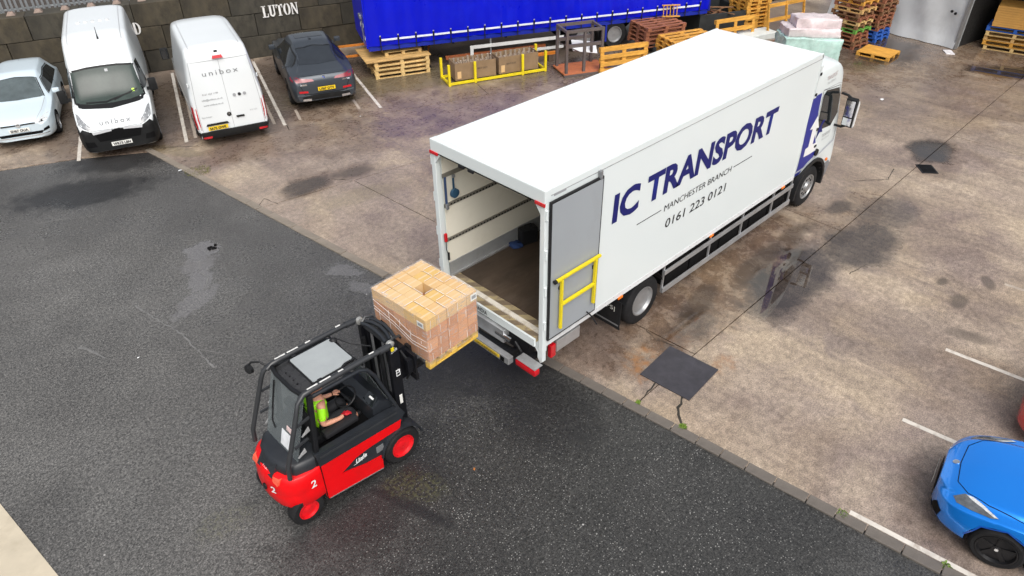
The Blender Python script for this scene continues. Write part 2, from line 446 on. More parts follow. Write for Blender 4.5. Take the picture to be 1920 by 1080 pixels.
def concrete_mat():
    m, nt, b = newmat('worn_wet_concrete')
    tc = N(nt, 'ShaderNodeTexCoord'); v = flat_xy(nt, tc)
    big = noise(nt, v, .28, 6, .6, .6); mid = noise(nt, v, 1.1, 7, .65, .8); fine = noise(nt, v, 9, 6, .7); grit = noise(nt, v, 45, 3, .6)
    ms = N(nt, 'ShaderNodeMapping'); ms.inputs['Rotation'].default_value = (0, 0, R(-17)); ms.inputs['Scale'].default_value = (1.3, .22, 1); nt.links.new(v, ms.inputs[0])
    streak = noise(nt, ms.outputs[0], .9, 7, .65, 1.0)
    tone = noise(nt, v, .23, 4, .55, .9)
    col = ramp(nt, tone, [(.36, (.225, .180, .152)), (.50, (.295, .236, .193)), (.62, (.385, .311, .238))])
    patch = ramp(nt, noise(nt, v, .6, 5, .6, .7), [(.42, 0.0), (.56, .75)])
    col = mixc(nt, patch, col, ramp(nt, noise(nt, v, .33, 2, .5), [(.42, (.228, .177, .155)), (.58, (.40, .32, .23))]))
    col = mixc(nt, .4, col, ramp(nt, mid, [(.3, .32), (.7, .68)]), 'OVERLAY')
    col = mixc(nt, ramp(nt, streak, [(.47, 0.0), (.62, .5)]), col, (.185, .145, .122))
    col = mixc(nt, .6, col, ramp(nt, fine, [(.32, .22), (.68, .78)]), 'OVERLAY')
    col = mixc(nt, .5, col, ramp(nt, grit, [(.35, .15), (.65, .85)]), 'OVERLAY')
    # small dark pits and specks
    vo = N(nt, 'ShaderNodeTexVoronoi'); vo.inputs['Scale'].default_value = 7.5; nt.links.new(v, vo.inputs['Vector'])
    sp = math_(nt, 'MULTIPLY', ramp(nt, vo.outputs['Distance'], [(.05, 1.0), (.17, 0.0)]), ramp(nt, mid, [(.45, 0.0), (.62, .28)]))
    col = mixc(nt, sp, col, (.07, .05, .04))
    # wet areas; the strip beside and under the truck also paints in its shade
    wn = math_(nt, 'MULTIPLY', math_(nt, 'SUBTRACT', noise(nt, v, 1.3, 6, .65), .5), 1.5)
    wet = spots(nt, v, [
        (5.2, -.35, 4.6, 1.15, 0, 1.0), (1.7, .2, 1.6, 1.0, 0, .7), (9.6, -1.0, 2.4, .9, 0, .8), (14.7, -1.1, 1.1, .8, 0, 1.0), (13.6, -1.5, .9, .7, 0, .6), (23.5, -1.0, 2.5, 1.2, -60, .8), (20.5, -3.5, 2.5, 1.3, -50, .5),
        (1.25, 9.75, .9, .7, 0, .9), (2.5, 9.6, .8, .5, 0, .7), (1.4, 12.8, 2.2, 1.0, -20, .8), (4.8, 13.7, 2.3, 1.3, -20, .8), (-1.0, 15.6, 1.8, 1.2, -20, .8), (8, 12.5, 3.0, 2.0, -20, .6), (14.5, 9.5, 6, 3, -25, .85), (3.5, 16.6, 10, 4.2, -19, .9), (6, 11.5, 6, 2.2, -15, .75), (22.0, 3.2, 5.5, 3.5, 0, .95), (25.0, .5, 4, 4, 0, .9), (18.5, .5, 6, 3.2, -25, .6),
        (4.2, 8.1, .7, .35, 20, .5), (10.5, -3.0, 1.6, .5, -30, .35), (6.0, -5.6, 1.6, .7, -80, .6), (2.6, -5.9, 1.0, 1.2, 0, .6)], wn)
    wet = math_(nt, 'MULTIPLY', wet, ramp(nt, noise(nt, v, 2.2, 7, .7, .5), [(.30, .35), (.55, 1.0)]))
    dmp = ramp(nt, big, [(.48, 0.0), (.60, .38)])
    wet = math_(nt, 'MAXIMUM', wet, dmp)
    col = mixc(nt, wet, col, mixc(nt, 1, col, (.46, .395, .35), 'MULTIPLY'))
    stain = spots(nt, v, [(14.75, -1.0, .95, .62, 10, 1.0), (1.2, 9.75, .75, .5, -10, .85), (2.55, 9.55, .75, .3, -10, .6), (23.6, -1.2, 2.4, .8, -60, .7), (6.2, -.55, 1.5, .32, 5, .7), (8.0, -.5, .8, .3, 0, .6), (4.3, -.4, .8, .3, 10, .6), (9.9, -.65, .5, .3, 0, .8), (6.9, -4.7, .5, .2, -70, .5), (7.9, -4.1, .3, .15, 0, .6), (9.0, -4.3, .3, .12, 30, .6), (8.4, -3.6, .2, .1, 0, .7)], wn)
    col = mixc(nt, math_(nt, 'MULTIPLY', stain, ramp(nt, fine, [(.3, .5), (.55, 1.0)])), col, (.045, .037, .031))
    grime = spots(nt, v, [(3.0, 17.6, 11, 3.4, -19, .62), (9, 14.0, 5, 1.6, -22, .5), (15, 10.5, 6, 2.5, -25, .6), (22.5, 4.5, 4, 2.2, 0, .5)], math_(nt, 'MULTIPLY', wn, .5))
    col = mixc(nt, grime, col, (.085, .068, .054))
    # rust by the steel plate
    rust = spots(nt, v, [(1.95, -.70, .62, .36, 35, .9), (2.9, -1.75, .35, .22, 0, .55), (2.75, -.85, .6, .3, 0, .45)], math_(nt, 'MULTIPLY', wn, 1.3))
    col = mixc(nt, math_(nt, 'MULTIPLY', rust, ramp(nt, noise(nt, v, 5, 6, .7), [(.42, .0), (.62, .9)])), col, (.27, .125, .045))
    # green algae along the far edge and the bays
    alg = spots(nt, v, [(7.5, 14.2, 4.5, 1.1, -20, .5), (-.3, 14.3, 1.1, .3, -60, .5), (20.6, 3.2, 1.2, .5, 0, .5), (2.0, 8.3, 1.4, .45, -12, .4)], wn)
    col = mixc(nt, math_(nt, 'MULTIPLY', alg, ramp(nt, fine, [(.3, .2), (.7, .8)])), col, (.13, .12, .04))
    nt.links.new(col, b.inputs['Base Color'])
    pud = spots(nt, v, [(6.3, -1.35, 2.1, .75, 4, 1.0), (8.6, -1.75, 1.6, .8, -6, .9), (10.2, -1.6, 1.4, .7, 0, .6), (14.7, -1.1, .8, .6, 0, .5), (3.4, -.75, 1.0, .4, 0, .5), (23.5, -1.0, 2, .9, -60, .7), (22.5, 3.4, 2.2, 1.3, 0, .7)], math_(nt, 'MULTIPLY', wn, .7))
    col2 = mixc(nt, math_(nt, 'MULTIPLY', pud, .95), col, mixc(nt, 1, col, (.16, .155, .165), 'MULTIPLY')); nt.links.new(col2, b.inputs['Base Color'])
    nt.links.new(math_(nt, 'ADD', .5, math_(nt, 'MULTIPLY', pud, .5)), b.inputs['Specular IOR Level'])
    pud = ramp(nt, pud, [(.25, 0.0), (.55, 1.0)])
    rg = math_(nt, 'SUBTRACT', .48, math_(nt, 'MULTIPLY', wet, .26)); rg = math_(nt, 'ADD', rg, math_(nt, 'MULTIPLY', math_(nt, 'SUBTRACT', fine, .5), .35))
    rg = math_(nt, 'MAXIMUM', math_(nt, 'SUBTRACT', rg, math_(nt, 'MULTIPLY', pud, .62)), .015)
    nt.links.new(rg, b.inputs['Roughness'])
    bp = N(nt, 'ShaderNodeBump'); bp.inputs['Distance'].default_value = .012
    nt.links.new(math_(nt, 'MULTIPLY', math_(nt, 'SUBTRACT', 1, pud, True), .35), bp.inputs['Strength'])
    nt.links.new(math_(nt, 'ADD', math_(nt, 'MULTIPLY', fine, .7), math_(nt, 'MULTIPLY', grit, .35)), bp.inputs['Height']); nt.links.new(bp.outputs[0], b.inputs['Normal'])
    MT['concrete'] = m; return m
def asphalt_mat():
    m, nt, b = newmat('wet_asphalt')
    tc = N(nt, 'ShaderNodeTexCoord'); v = flat_xy(nt, tc)
    big = noise(nt, v, .35, 5, .6, .5); mid = noise(nt, v, 1.4, 6, .65, .5); grit = noise(nt, v, 38, 4, .7); agg = noise(nt, v, 17, 3, .75)
    col = ramp(nt, big, [(.30, (.060, .0585, .0565)), (.70, (.092, .090, .0865))])
    col = mixc(nt, .30, col, ramp(nt, mid, [(.3, .3), (.7, .72)]), 'OVERLAY')
    col = mixc(nt, 1, col, ramp(nt, grit, [(.36, .35), (.5, .95), (.64, 1.75)]), 'MULTIPLY')
    col = mixc(nt, .5, col, ramp(nt, agg, [(.38, .15), (.62, .85)]), 'OVERLAY')
    # pale aggregate showing, densest where the binder has worn away (bottom centre)
    col = mixc(nt, spots(nt, v, [(-5.2, 8.0, 3.6, 6.5, 0, .9), (-6.0, 2.5, 2.5, 4, 0, .7)], math_(nt, 'MULTIPLY', math_(nt, 'SUBTRACT', mid, .5), 1.6)), col, mixc(nt, 1, col, (1.38, 1.37, 1.34), 'MULTIPLY'))  # broad lighter tone over the left of the road
    worn = spots(nt, v, [(-1.6, -1.6, 4.2, 2.6, -60, 1.0), (-4.6, 7.2, 3.0, 1.6, 20, .45), (-4.5, 1.5, 4, 3, 0, .4)], math_(nt, 'MULTIPLY', math_(nt, 'SUBTRACT', mid, .5), .8))
    dark = spots(nt, v, [(-1.0, -2.2, 5.2, 3.6, -55, 1.0), (-.3, 1.6, 2.2, 3.2, 10, .8), (3, -9, 6, 6, 0, .9)], math_(nt, 'MULTIPLY', math_(nt, 'SUBTRACT', mid, .5), .9))
    vo = N(nt, 'ShaderNodeTexVoronoi'); vo.inputs['Scale'].default_value = 30; nt.links.new(v, vo.inputs['Vector'])
    st = math_(nt, 'MULTIPLY', ramp(nt, vo.outputs['Distance'], [(.14, 1.0), (.32, 0.0)]), ramp(nt, vo.outputs['Color'], [(.45, 0.0), (.75, 1.0)]))
    st = math_(nt, 'MULTIPLY', st, math_(nt, 'ADD', math_(nt, 'MULTIPLY', math_(nt, 'MULTIPLY', worn, ramp(nt, noise(nt, v, .9, 4, .6), [(.35, .35), (.6, 1.0)])), .8), .2))
    col = mixc(nt, math_(nt, 'MULTIPLY', dark, .95), col, mixc(nt, 1, col, (.42, .425, .42), 'MULTIPLY'))
    col = mixc(nt, st, col, (.36, .355, .335))
    v2 = N(nt, 'ShaderNodeTexVoronoi'); v2.inputs['Scale'].default_value = 3.2; nt.links.new(v, v2.inputs['Vector'])
    fl = math_(nt, 'MULTIPLY', ramp(nt, v2.outputs['Distance'], [(.035, 1.0), (.06, 0.0)]), ramp(nt, v2.outputs['Color'], [(.7, 0.0), (.75, .8)]))
    col = mixc(nt, fl, col, (.5, .49, .47))
    # pale hairline cracks, filled with silt
    wn = math_(nt, 'MULTIPLY', math_(nt, 'SUBTRACT', noise(nt, v, 2.2, 6, .7), .5), 1.5)
    vc = N(nt, 'ShaderNodeTexVoronoi', feature='DISTANCE_TO_EDGE'); vc.inputs['Scale'].default_value = .33
    wv = N(nt, 'ShaderNodeVectorMath', operation='ADD'); nz = N(nt, 'ShaderNodeTexNoise'); nz.inputs['Scale'].default_value = .9; nz.inputs['Detail'].default_value = 6; nt.links.new(v, nz.inputs['Vector'])
    sc = N(nt, 'ShaderNodeVectorMath', operation='SCALE'); sc.inputs['Scale'].default_value = 1.6; nt.links.new(nz.outputs['Color'], sc.inputs[0])
    nt.links.new(v, wv.inputs[0]); nt.links.new(sc.outputs[0], wv.inputs[1]); nt.links.new(wv.outputs[0], vc.inputs['Vector'])
    ck = math_(nt, 'MULTIPLY', ramp(nt, vc.outputs['Distance'], [(.003, 1.0), (.013, 0.0)]), ramp(nt, noise(nt, v, 1.1, 5, .7), [(.44, 0.0), (.54, .9)]))
    ck = math_(nt, 'MULTIPLY', ck, .07)
    col = mixc(nt, ck, col, (.27, .265, .255))
    oil = spots(nt, v, [(-3.1, 13.6, 1.9, .9, -25, .95), (-1.6, 14.9, 1.7, .9, -25, .85), (-3.05, -.15, .95, .12, -72, 1.0), (-3.3, .4, 1.6, .8, 0, .6), (.1, 1.7, 1.3, 1.9, 10, .8), (-.2, -.3, .9, 1.1, 10, .6)], wn)
    col = mixc(nt, math_(nt, 'MULTIPLY', oil, ramp(nt, grit, [(.3, .55), (.6, 1.0)])), col, (.014, .014, .015))
    moss = spots(nt, v, [(-2.75, .05, .55, .3, -60, .6), (-5.1, 1.5, .5, .3, 0, .4)], wn)
    col = mixc(nt, math_(nt, 'MULTIPLY', moss, ramp(nt, agg, [(.45, 0.0), (.6, .8)])), col, (.09, .09, .03))
    nt.links.new(col, b.inputs['Base Color'])
    pud = spots(nt, v, [(-2.1, 8.75, .50, .40, 0, 1.0), (-2.75, 7.55, .7, .4, 30, .7), (-.28, 5.75, .55, .32, -60, .9), (-.35, 4.9, .6, .3, -60, .5), (-2.6, 6.8, .8, .5, 20, .35)], math_(nt, 'MULTIPLY', wn, .8))
    pale = spots(nt, v, [(-2.1, 8.75, .46, .34, 0, 1.0), (-2.6, 7.75, .75, .28, 60, .8), (-.28, 5.75, .5, .28, -60, .7), (-.35, 4.9, .5, .25, -60, .5), (-3.1, 6.9, .9, .4, 30, .5), (-2.4, 8.2, .6, .5, 0, .5)], math_(nt, 'MULTIPLY', wn, 1.5)); pale = ramp(nt, pale, [(.38, 0.0), (.52, .32)]); nt.links.new(mixc(nt, pale, col, (.22, .215, .225)), b.inputs['Base Color'])  # paints the sky's reflection into the puddles as pale patches
    sheen = ramp(nt, noise(nt, v, .5, 4, .6), [(.38, .0), (.62, .26)])
    rg = math_(nt, 'ADD', .5, math_(nt, 'MULTIPLY', math_(nt, 'SUBTRACT', agg, .5), .4)); rg = math_(nt, 'SUBTRACT', rg, sheen)
    rg = math_(nt, 'MAXIMUM', math_(nt, 'SUBTRACT', rg, math_(nt, 'MULTIPLY', pud, .6)), .03)
    nt.links.new(rg, b.inputs['Roughness'])
    bp = N(nt, 'ShaderNodeBump'); bp.inputs['Distance'].default_value = .012
    nt.links.new(math_(nt, 'MULTIPLY', math_(nt, 'SUBTRACT', 1, pud, True), .8), bp.inputs['Strength']); nt.links.new(math_(nt, 'ADD', grit, agg), bp.inputs['Height']); nt.links.new(bp.outputs[0], b.inputs['Normal'])
    return m
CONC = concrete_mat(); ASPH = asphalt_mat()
LINE = M('worn_white_line', (.60, .56, .50), .6, var=.15, scale=5, dirt=(.28, .22, .17), damt=.95)
LINE_OLD = M('faded_old_line', (.40, .34, .28), .6, var=.15, scale=3, dirt=(.28, .21, .16), damt=.9)
STONE = M('kerb_stone_grey', (.135, .118, .102), .6, var=.2, scale=3, dirt=(.10, .08, .06), damt=.6, bump=.3)
STONE2 = M('kerb_stone_pale', (.225, .192, .155), .6, var=.2, scale=3, dirt=(.12, .10, .08), damt=.6, bump=.3)
SOIL = M('dark_soil', (.03, .026, .02), .9, var=.4, bump=.5, bscale=8)
BLOCKM = M('stained_block_concrete', (.046, .041, .030), .85, var=.6, scale=1.3, dirt=(.012, .011, .009), damt=.92, bump=.4, bscale=14, stretch=(1, 1, .6))
BLOCKM2 = M('brown_block_concrete', (.050, .041, .026), .85, var=.6, scale=1.1, dirt=(.014, .012, .009), damt=.9, bump=.4, bscale=14, stretch=(1, 1, .6))

# ================================================================== ground
def kx(y): return .682 + .1075*(0 - y)          # outer face of the kerb line
KA = math.atan2(1, -.1075)                       # direction of the kerb
g = MB().quad((-150, -150, -.09), (150, -150, -.09), (150, 150, -.09), (-150, 150, -.09)).build('ground', SOIL); tag(g, kind='structure', label='dark earth around the yard')
E_TOP = [(-9.5, 19.6), (-4.27, 16.6), (-2.5, 15.84), (-.93, 14.85)]
mb = MB(); mb.bm.faces.new([mb.bm.verts.new((x, y, -.012)) for x, y in [(-40, -40), (kx(-40)+.06, -40), (kx(14.8)+.06, 14.8)] + E_TOP[::-1] + [(-40, 37)]])
road = mb.build('asphalt_road', ASPH); tag(road, 'dark wet asphalt road with puddles and worn aggregate', kind='structure')
yard = MB().quad((-45, -40, -.05), (80, -40, -.05), (80, 60, -.05), (-45, 60, -.05)).build('concrete_yard', M('joint_filler', (.045, .035, .028), .9, var=.3)); tag(yard, 'concrete yard of large worn slabs', kind='structure')
def clip(poly, a, b, c, keep):
    """keep the side a*x+b*y >= c (keep=1) or <= c (keep=-1)"""
    out = []
    for i in range(len(poly)):
        p, q = poly[i], poly[(i+1) % len(poly)]; dp = (a*p[0]+b*p[1]-c)*keep; dq = (a*q[0]+b*q[1]-c)*keep
        if dp >= 0: out.append(p)
        if dp*dq < 0:
            t = dp/(dp-dq); out.append((p[0]+(q[0]-p[0])*t, p[1]+(q[1]-p[1])*t))
    return out
def line_through(p, q):
    a, b = -(q[1]-p[1]), q[0]-p[0]; l = math.hypot(a, b); a /= l; b /= l
    return a, b, a*p[0]+b*p[1]
def slab_split(poly, tree):
    if not tree: return [poly]
    (p, q), A, B = tree
    a, b, c = line_through(p, q); g_ = .011
    out = []
    for keep, sub, cc in ((1, A, c+g_), (-1, B, c-g_)):
        r = clip(poly, a, b, cc, keep)
        if len(r) > 2: out += slab_split(r, sub)
    return out
KI = [(kx(-40)+.225, -40), (kx(14.7)+.225, 14.7)]
region = [KI[0], (60, -40), (60, 1.85), (-30, 33.7),(-30, 31.2), (-9.45, 19.65), (-4.25, 16.63), (-2.48, 15.87), (-.90, 14.90)]
# the bays in front of the wall, the far apron, then the working yard
row = ((-20, 21.33), (40, .14))
t_far = (((3.0, 8.99), (9.0, 7.96)), (((11.2, 8), (12.0, 13)), None, (((-.6, 11.9), (6, 9.5)), None, None)), (((1, -1.26), (14.6, -1.12)), (((2.73, 0), (2.78, -1)), (((8.9, 0), (9.0, 3)), (((15.2, 0), (15.4, 3)), None, (((15.5, 4.2), (21, 3.9)), None, None)), None), None), (((16.2, -2), (16.1, -5)), None, None)))
pieces = []
a, b, c = line_through(*row)
for keep, cc in ((1, c+.011), (-1, c-.011)):
    r = clip(region, a, b, cc, keep)
    if keep == 1:
        for k in range(-3, 6):
            pass
        pieces += slab_split(r, (((2.95, 13.8), (5.3, 20.45)), (((-2.45, 15.8), (-.1, 22.4)), None, None), (((9.2, 11.6), (11.6, 18.2)), None, None)))
    else: pieces += slab_split(r, t_far)
for i, p in enumerate(pieces):
    mb = MB(); z = .0015*((i*7) % 3)
    A = [mb.bm.verts.new((x, y, z)) for x, y in p]; B = [mb.bm.verts.new((x, y, -.045)) for x, y in p]
    mb.bm.faces.new(A)
    for k in range(len(p)): mb.bm.faces.new((A[k], B[k], B[(k+1) % len(p)], A[(k+1) % len(p)]))
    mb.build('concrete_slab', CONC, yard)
# broken edge of the slab beside the plate: open cracks
def crack(pts, wd, seed, m_=None, par=None, z=.0065):
    r = random.Random(seed); mb = MB(); prev = None; P = []
    for i in range(len(pts)-1):
        a, b = Vector(pts[i]), Vector(pts[i+1]); n = max(2, int((b-a).length/.09))
        P += [a+(b-a)*k/n+Vector((r.uniform(-.02, .02), r.uniform(-.02, .02))) for k in range(n)]
    P.append(Vector(pts[-1]))
    for i, p in enumerate(P):
        t = (P[min(i+1, len(P)-1)]-P[max(0, i-1)]).normalized(); w_ = wd*r.uniform(.4, 1.3)/2; nn = Vector((-t.y, t.x))*w_
        cur = [mb.bm.verts.new((p.x+nn.x, p.y+nn.y, z)), mb.bm.verts.new((p.x-nn.x, p.y-nn.y, z))]
        if prev: mb.bm.faces.new((prev[0], prev[1], cur[1], cur[0]))
        prev = cur
    return mb.build('crack', m_ or SOIL, par or yard)
SILT = M('pale_silt', (.155, .153, .148), .5, var=.25, scale=12)
crack([(1.72, -1.72), (1.45, -1.83), (1.28, -1.92), (1.12, -2.12)], .045, 3)
crack([(1.04, -1.26), (1.28, -1.25), (1.66, -1.18)], .025, 4)
crack([(2.7, -.2), (2.62, -.5), (2.72, -.85)], .015, 5)
crack([(-.3, 9.55), (.1, 9.9), (.2, 9.4)], .02, 6)
crack([(11.5, -.3), (12.2, -.9), (12.9, -.75)], .02, 8)
crack([(7.3, -2.1), (7.9, -2.2)], .02, 9)
crack([(2.2, 9.2), (1.9, 9.6)], .02, 10)
crack([(-.6, 14.9), (-.2, 14.6), (.3, 14.2)], .03, 12)
for pts, wd, sd_ in (([(-4.02, 7.8), (-3.95, 7.3), (-3.85, 6.75), (-3.72, 6.1), (-3.73, 5.5), (-3.72, 4.75)], .035, 31), ([(-3.73, 5.5), (-3.4, 5.0), (-3.1, 4.6)], .018, 37), ([(-5.45, 13.3), (-4.7, 12.9), (-4.0, 12.55), (-3.3, 12.15)], .03, 32), ([(-2.35, 8.35), (-2.55, 7.95), (-2.5, 7.6), (-2.75, 7.2)], .03, 33), ([(-2.0, 9.2), (-2.25, 9.45), (-2.2, 9.75)], .025, 34), ([(-2.6, 8.6), (-2.95, 8.45), (-3.2, 8.5)], .022, 35), ([(-5.3, 7.1), (-5.15, 6.85), (-5.05, 6.45)], .05, 36), ([(-6.2, 9.0), (-5.6, 8.9), (-5.0, 8.75)], .02, 38)):
    crack(pts, wd, sd_, SILT, road, -.0075)
# kerb stones
kerb = MB().quad((kx(-38)+.0, -38, -.03), (kx(-38)+.22, -38, -.03), (kx(14.6)+.22, 14.6, -.03), (kx(14.6), 14.6, -.03)).build('kerb', SOIL); tag(kerb, 'line of worn kerb stones between asphalt and concrete', kind='structure')
y = -12.0; i = 0; kd = Vector((-.1075, 1)).normalized()
while y < 14.2:
    ln = rnd.choice([.46, .46, .5, .42]) if y < 5.2 or 8.2 < y < 11 else .92
    c = Vector((kx(y), y)) + kd*ln/2 + Vector((kd.y, -kd.x))*.105
    MB().box((0, 0, 0), (ln-.016, .185, .12), bev=.012).build('kerb_stone', STONE if y < 4.8 else STONE2, kerb, loc=(c.x, c.y, -.042+rnd.uniform(-.004, .006)), rot=(rnd.uniform(-.008, .008), rnd.uniform(-.01, .01), KA+rnd.uniform(-.012, .012)))
    y += ln*kd.y; i += 1
# strip of pale pavement at the near left corner
PAV = M('pale_pavement', (.50, .44, .335), .7, var=.08, scale=3, dirt=(.33, .28, .2), damt=.4)
pv = MB(); pv.bm.faces.new([pv.bm.verts.new((x, yy, .0)) for x, yy in [(-7.78, 5.0), (-7.42, 4.6), (-7.02, 1.4), (-6.9, -1), (-7.36, -1), (-7.46, 1.5), (-7.8, 3.4)]])
pave = pv.build('pavement', PAV); tag(pave, 'pale cream edging strip beside the asphalt', kind='structure')
MB().prism([(-12, 6), (-7.95, 4.4), (-7.82, 3.38), (-7.478, 1.5), (-7.378, -1), (-12, -1)], 'z', -.02, -.004).build('verge', M('verge_grey', (.10, .09, .08), .8, var=.3, scale=3), pave)
# painted lines
D_ = Vector((.943, -.333)); N_ = Vector((.333, .943))
def SN(s, n): p = D_*s + N_*n; return p.x, p.y
def paint(pts_a, pts_b, wd, m, label, grp, z=.0075):
    a, b = Vector(pts_a), Vector(pts_b); t = (b-a).normalized(); nn = Vector((-t.y, t.x))*wd/2; n = max(2, int((b-a).length/.25)); mb = MB(); prev = None
    for k in range(n+1):
        p = a+(b-a)*k/n; j = rnd.uniform(-.006, .006); cur = [mb.bm.verts.new((*(p+nn*(1+j*8)), z)), mb.bm.verts.new((*(p-nn*(1-j*8)), z))]
        if prev: mb.bm.faces.new((prev[0], prev[1], cur[1], cur[0]))
        prev = cur
    o = mb.build('painted_line', m); tag(o, label, kind='structure'); return o
for s, d in ((-7.59, .02), (-4.72, 0), (-1.86, -.05), (1.2, 0)):
    paint(SN(s, 13.9+d), SN(s+.02, 20.5), .10, LINE, 'white bay line', 0)
for s in (-4.45, -2.14, .55, -1.35):
    paint(SN(s, 14.08), SN(s+.02, 20.3 if s not in (.55, -1.35) else 15.0), .09, LINE_OLD, 'faded grey bay line', 0)
paint((6.18, -4.45), (6.75, -10.5), .09, LINE, 'white bay line', 0); paint((3.84, -4.6), (4.5, -10.5), .09, LINE, 'white bay line', 0)
paint((kx(-4.8)+.26, -4.8), (kx(-11)+.26, -11), .085, LINE, 'white bay line', 0)
paint((9.2, -4.55), (9.8, -10), .09, LINE_OLD, 'faded grey bay line', 0)
# steel road plate
pl = MB().box((0, 0, 0), (1.02, 1.0, .016), bev=.003).build('steel_road_plate', M('wet_steel_plate', (.055, .052, .062), .35, metal=.3, var=.25, scale=4, dirt=(.03, .028, .03), damt=.5), loc=(2.17, -1.33, .018), rot=(0, 0, R(4)))
tag(pl, 'dark square steel plate lying on the concrete beside the truck', 'plate')
dc = thing('drain_cover', 'small dark drain grate in the concrete beyond the truck cab', 'drain', (13.5, -1.38, .006), R(40))
MB().box((0, 0, 0), (.52, .42, .02), bev=.004).build('frame', BLKM, dc)
for k in range(6): MB().box((-.19+k*.076, 0, .013), (.03, .34, .012)).build('bar', GAP, dc)
# moss and weeds in the kerb joints
def tuft(name, x, y, r, n, label, cmat):
    mb = MB(); q = random.Random(int(abs(x*100)))
    for k in range(n):
        a = q.uniform(0, 6.28); d = r*math.sqrt(q.random()); px, py = x+math.cos(a)*d, y+math.sin(a)*d; h = q.uniform(.01, .035); l = q.uniform(.015, .04); b_ = q.uniform(0, 6.28)
        mb.bm.faces.new([mb.bm.verts.new(p) for p in ((px, py, .0), (px+math.cos(b_)*l, py+math.sin(b_)*l, h), (px+math.cos(b_+.7)*l*.8, py+math.sin(b_+.7)*l*.8, h*.6))])
    return tag(mb.build(name, cmat), label, kind='stuff')
MOSS = M('moss_green', (.12, .20, .02), .9, var=.5, scale=20)
tuft('moss', 1.12, -2.13, .06, 200, 'bright green moss at the cracked kerb joint', MOSS); tuft('moss', 1.04, -1.28, .04, 90, 'small green moss tuft at the kerb by the plate', MOSS)
tuft('moss', kx(-4.75)+.16, -4.75, .07, 110, 'moss in the kerb joint near the blue car', MOSS); tuft('moss', kx(-6.1)+.2, -6.1, .05, 80, 'moss under the white line by the blue car', MOSS)
tuft('moss', kx(12.6)+.25, 12.6, .35, 500, 'moss along the far kerb by the vans', M('moss_dull', (.12, .12, .03), .9, var=.5, scale=20))

# ================================================================== block wall with studs, letters and fence
BX0 = SN(-14.5, 20.85); WANG = math.atan2(D_.y, D_.x)
wall = thing('block_wall', 'stained concrete block wall with LUTON lettering behind the parked vans', 'wall', (*SN(0, 20.85), 0), WANG)
q = random.Random(5); blockme = {}
def block_mesh(l, k):
    if (l, k) not in blockme: blockme[(l, k)] = MB().box((0, 0, 0), (l-.02, .8, .782), bev=.015).mesh('block', BLOCKM if k else BLOCKM2)
    return blockme[(l, k)]
for c in range(3):
    s = -15.0 + (.8 if c % 2 else 0)
    while s < 13:
        o = obj_of('block', block_mesh(1.6, q.random() < .7), wall, (s+.8, .4+q.uniform(-.015, .03), .4+c*.8), (0, 0, q.uniform(-.01, .01)))
        s += 1.6
MB().box2((-15, .2, 0), (13, .6, 2.38)).build('light_stop', SOIL, wall)  # unseen dark filler added so no light leaks through the block joints
stud = MB(); stud.bm.free(); stud.bm = bmesh.new(); bmesh.ops.create_cone(stud.bm, cap_ends=True, segments=4, radius1=.19, radius2=.10, depth=.10, matrix=Matrix.Rotation(R(45), 4, 'Z')); stud_me = stud.mesh('stud', M('stud_concrete', (.24, .18, .15), .85, var=.3, dirt=(.08, .07, .05), damt=.6))
s = -15.0
while s < 4.5:
    for dx in (.4, 1.2): obj_of('stud', stud_me, wall, (s+dx, .42, 2.445), (0, 0, 0))
    s += 1.6
LETM = M('stencil_white', (.74, .73, .70), .7, var=.08, scale=6, dirt=(.3, .28, .24), damt=.5)
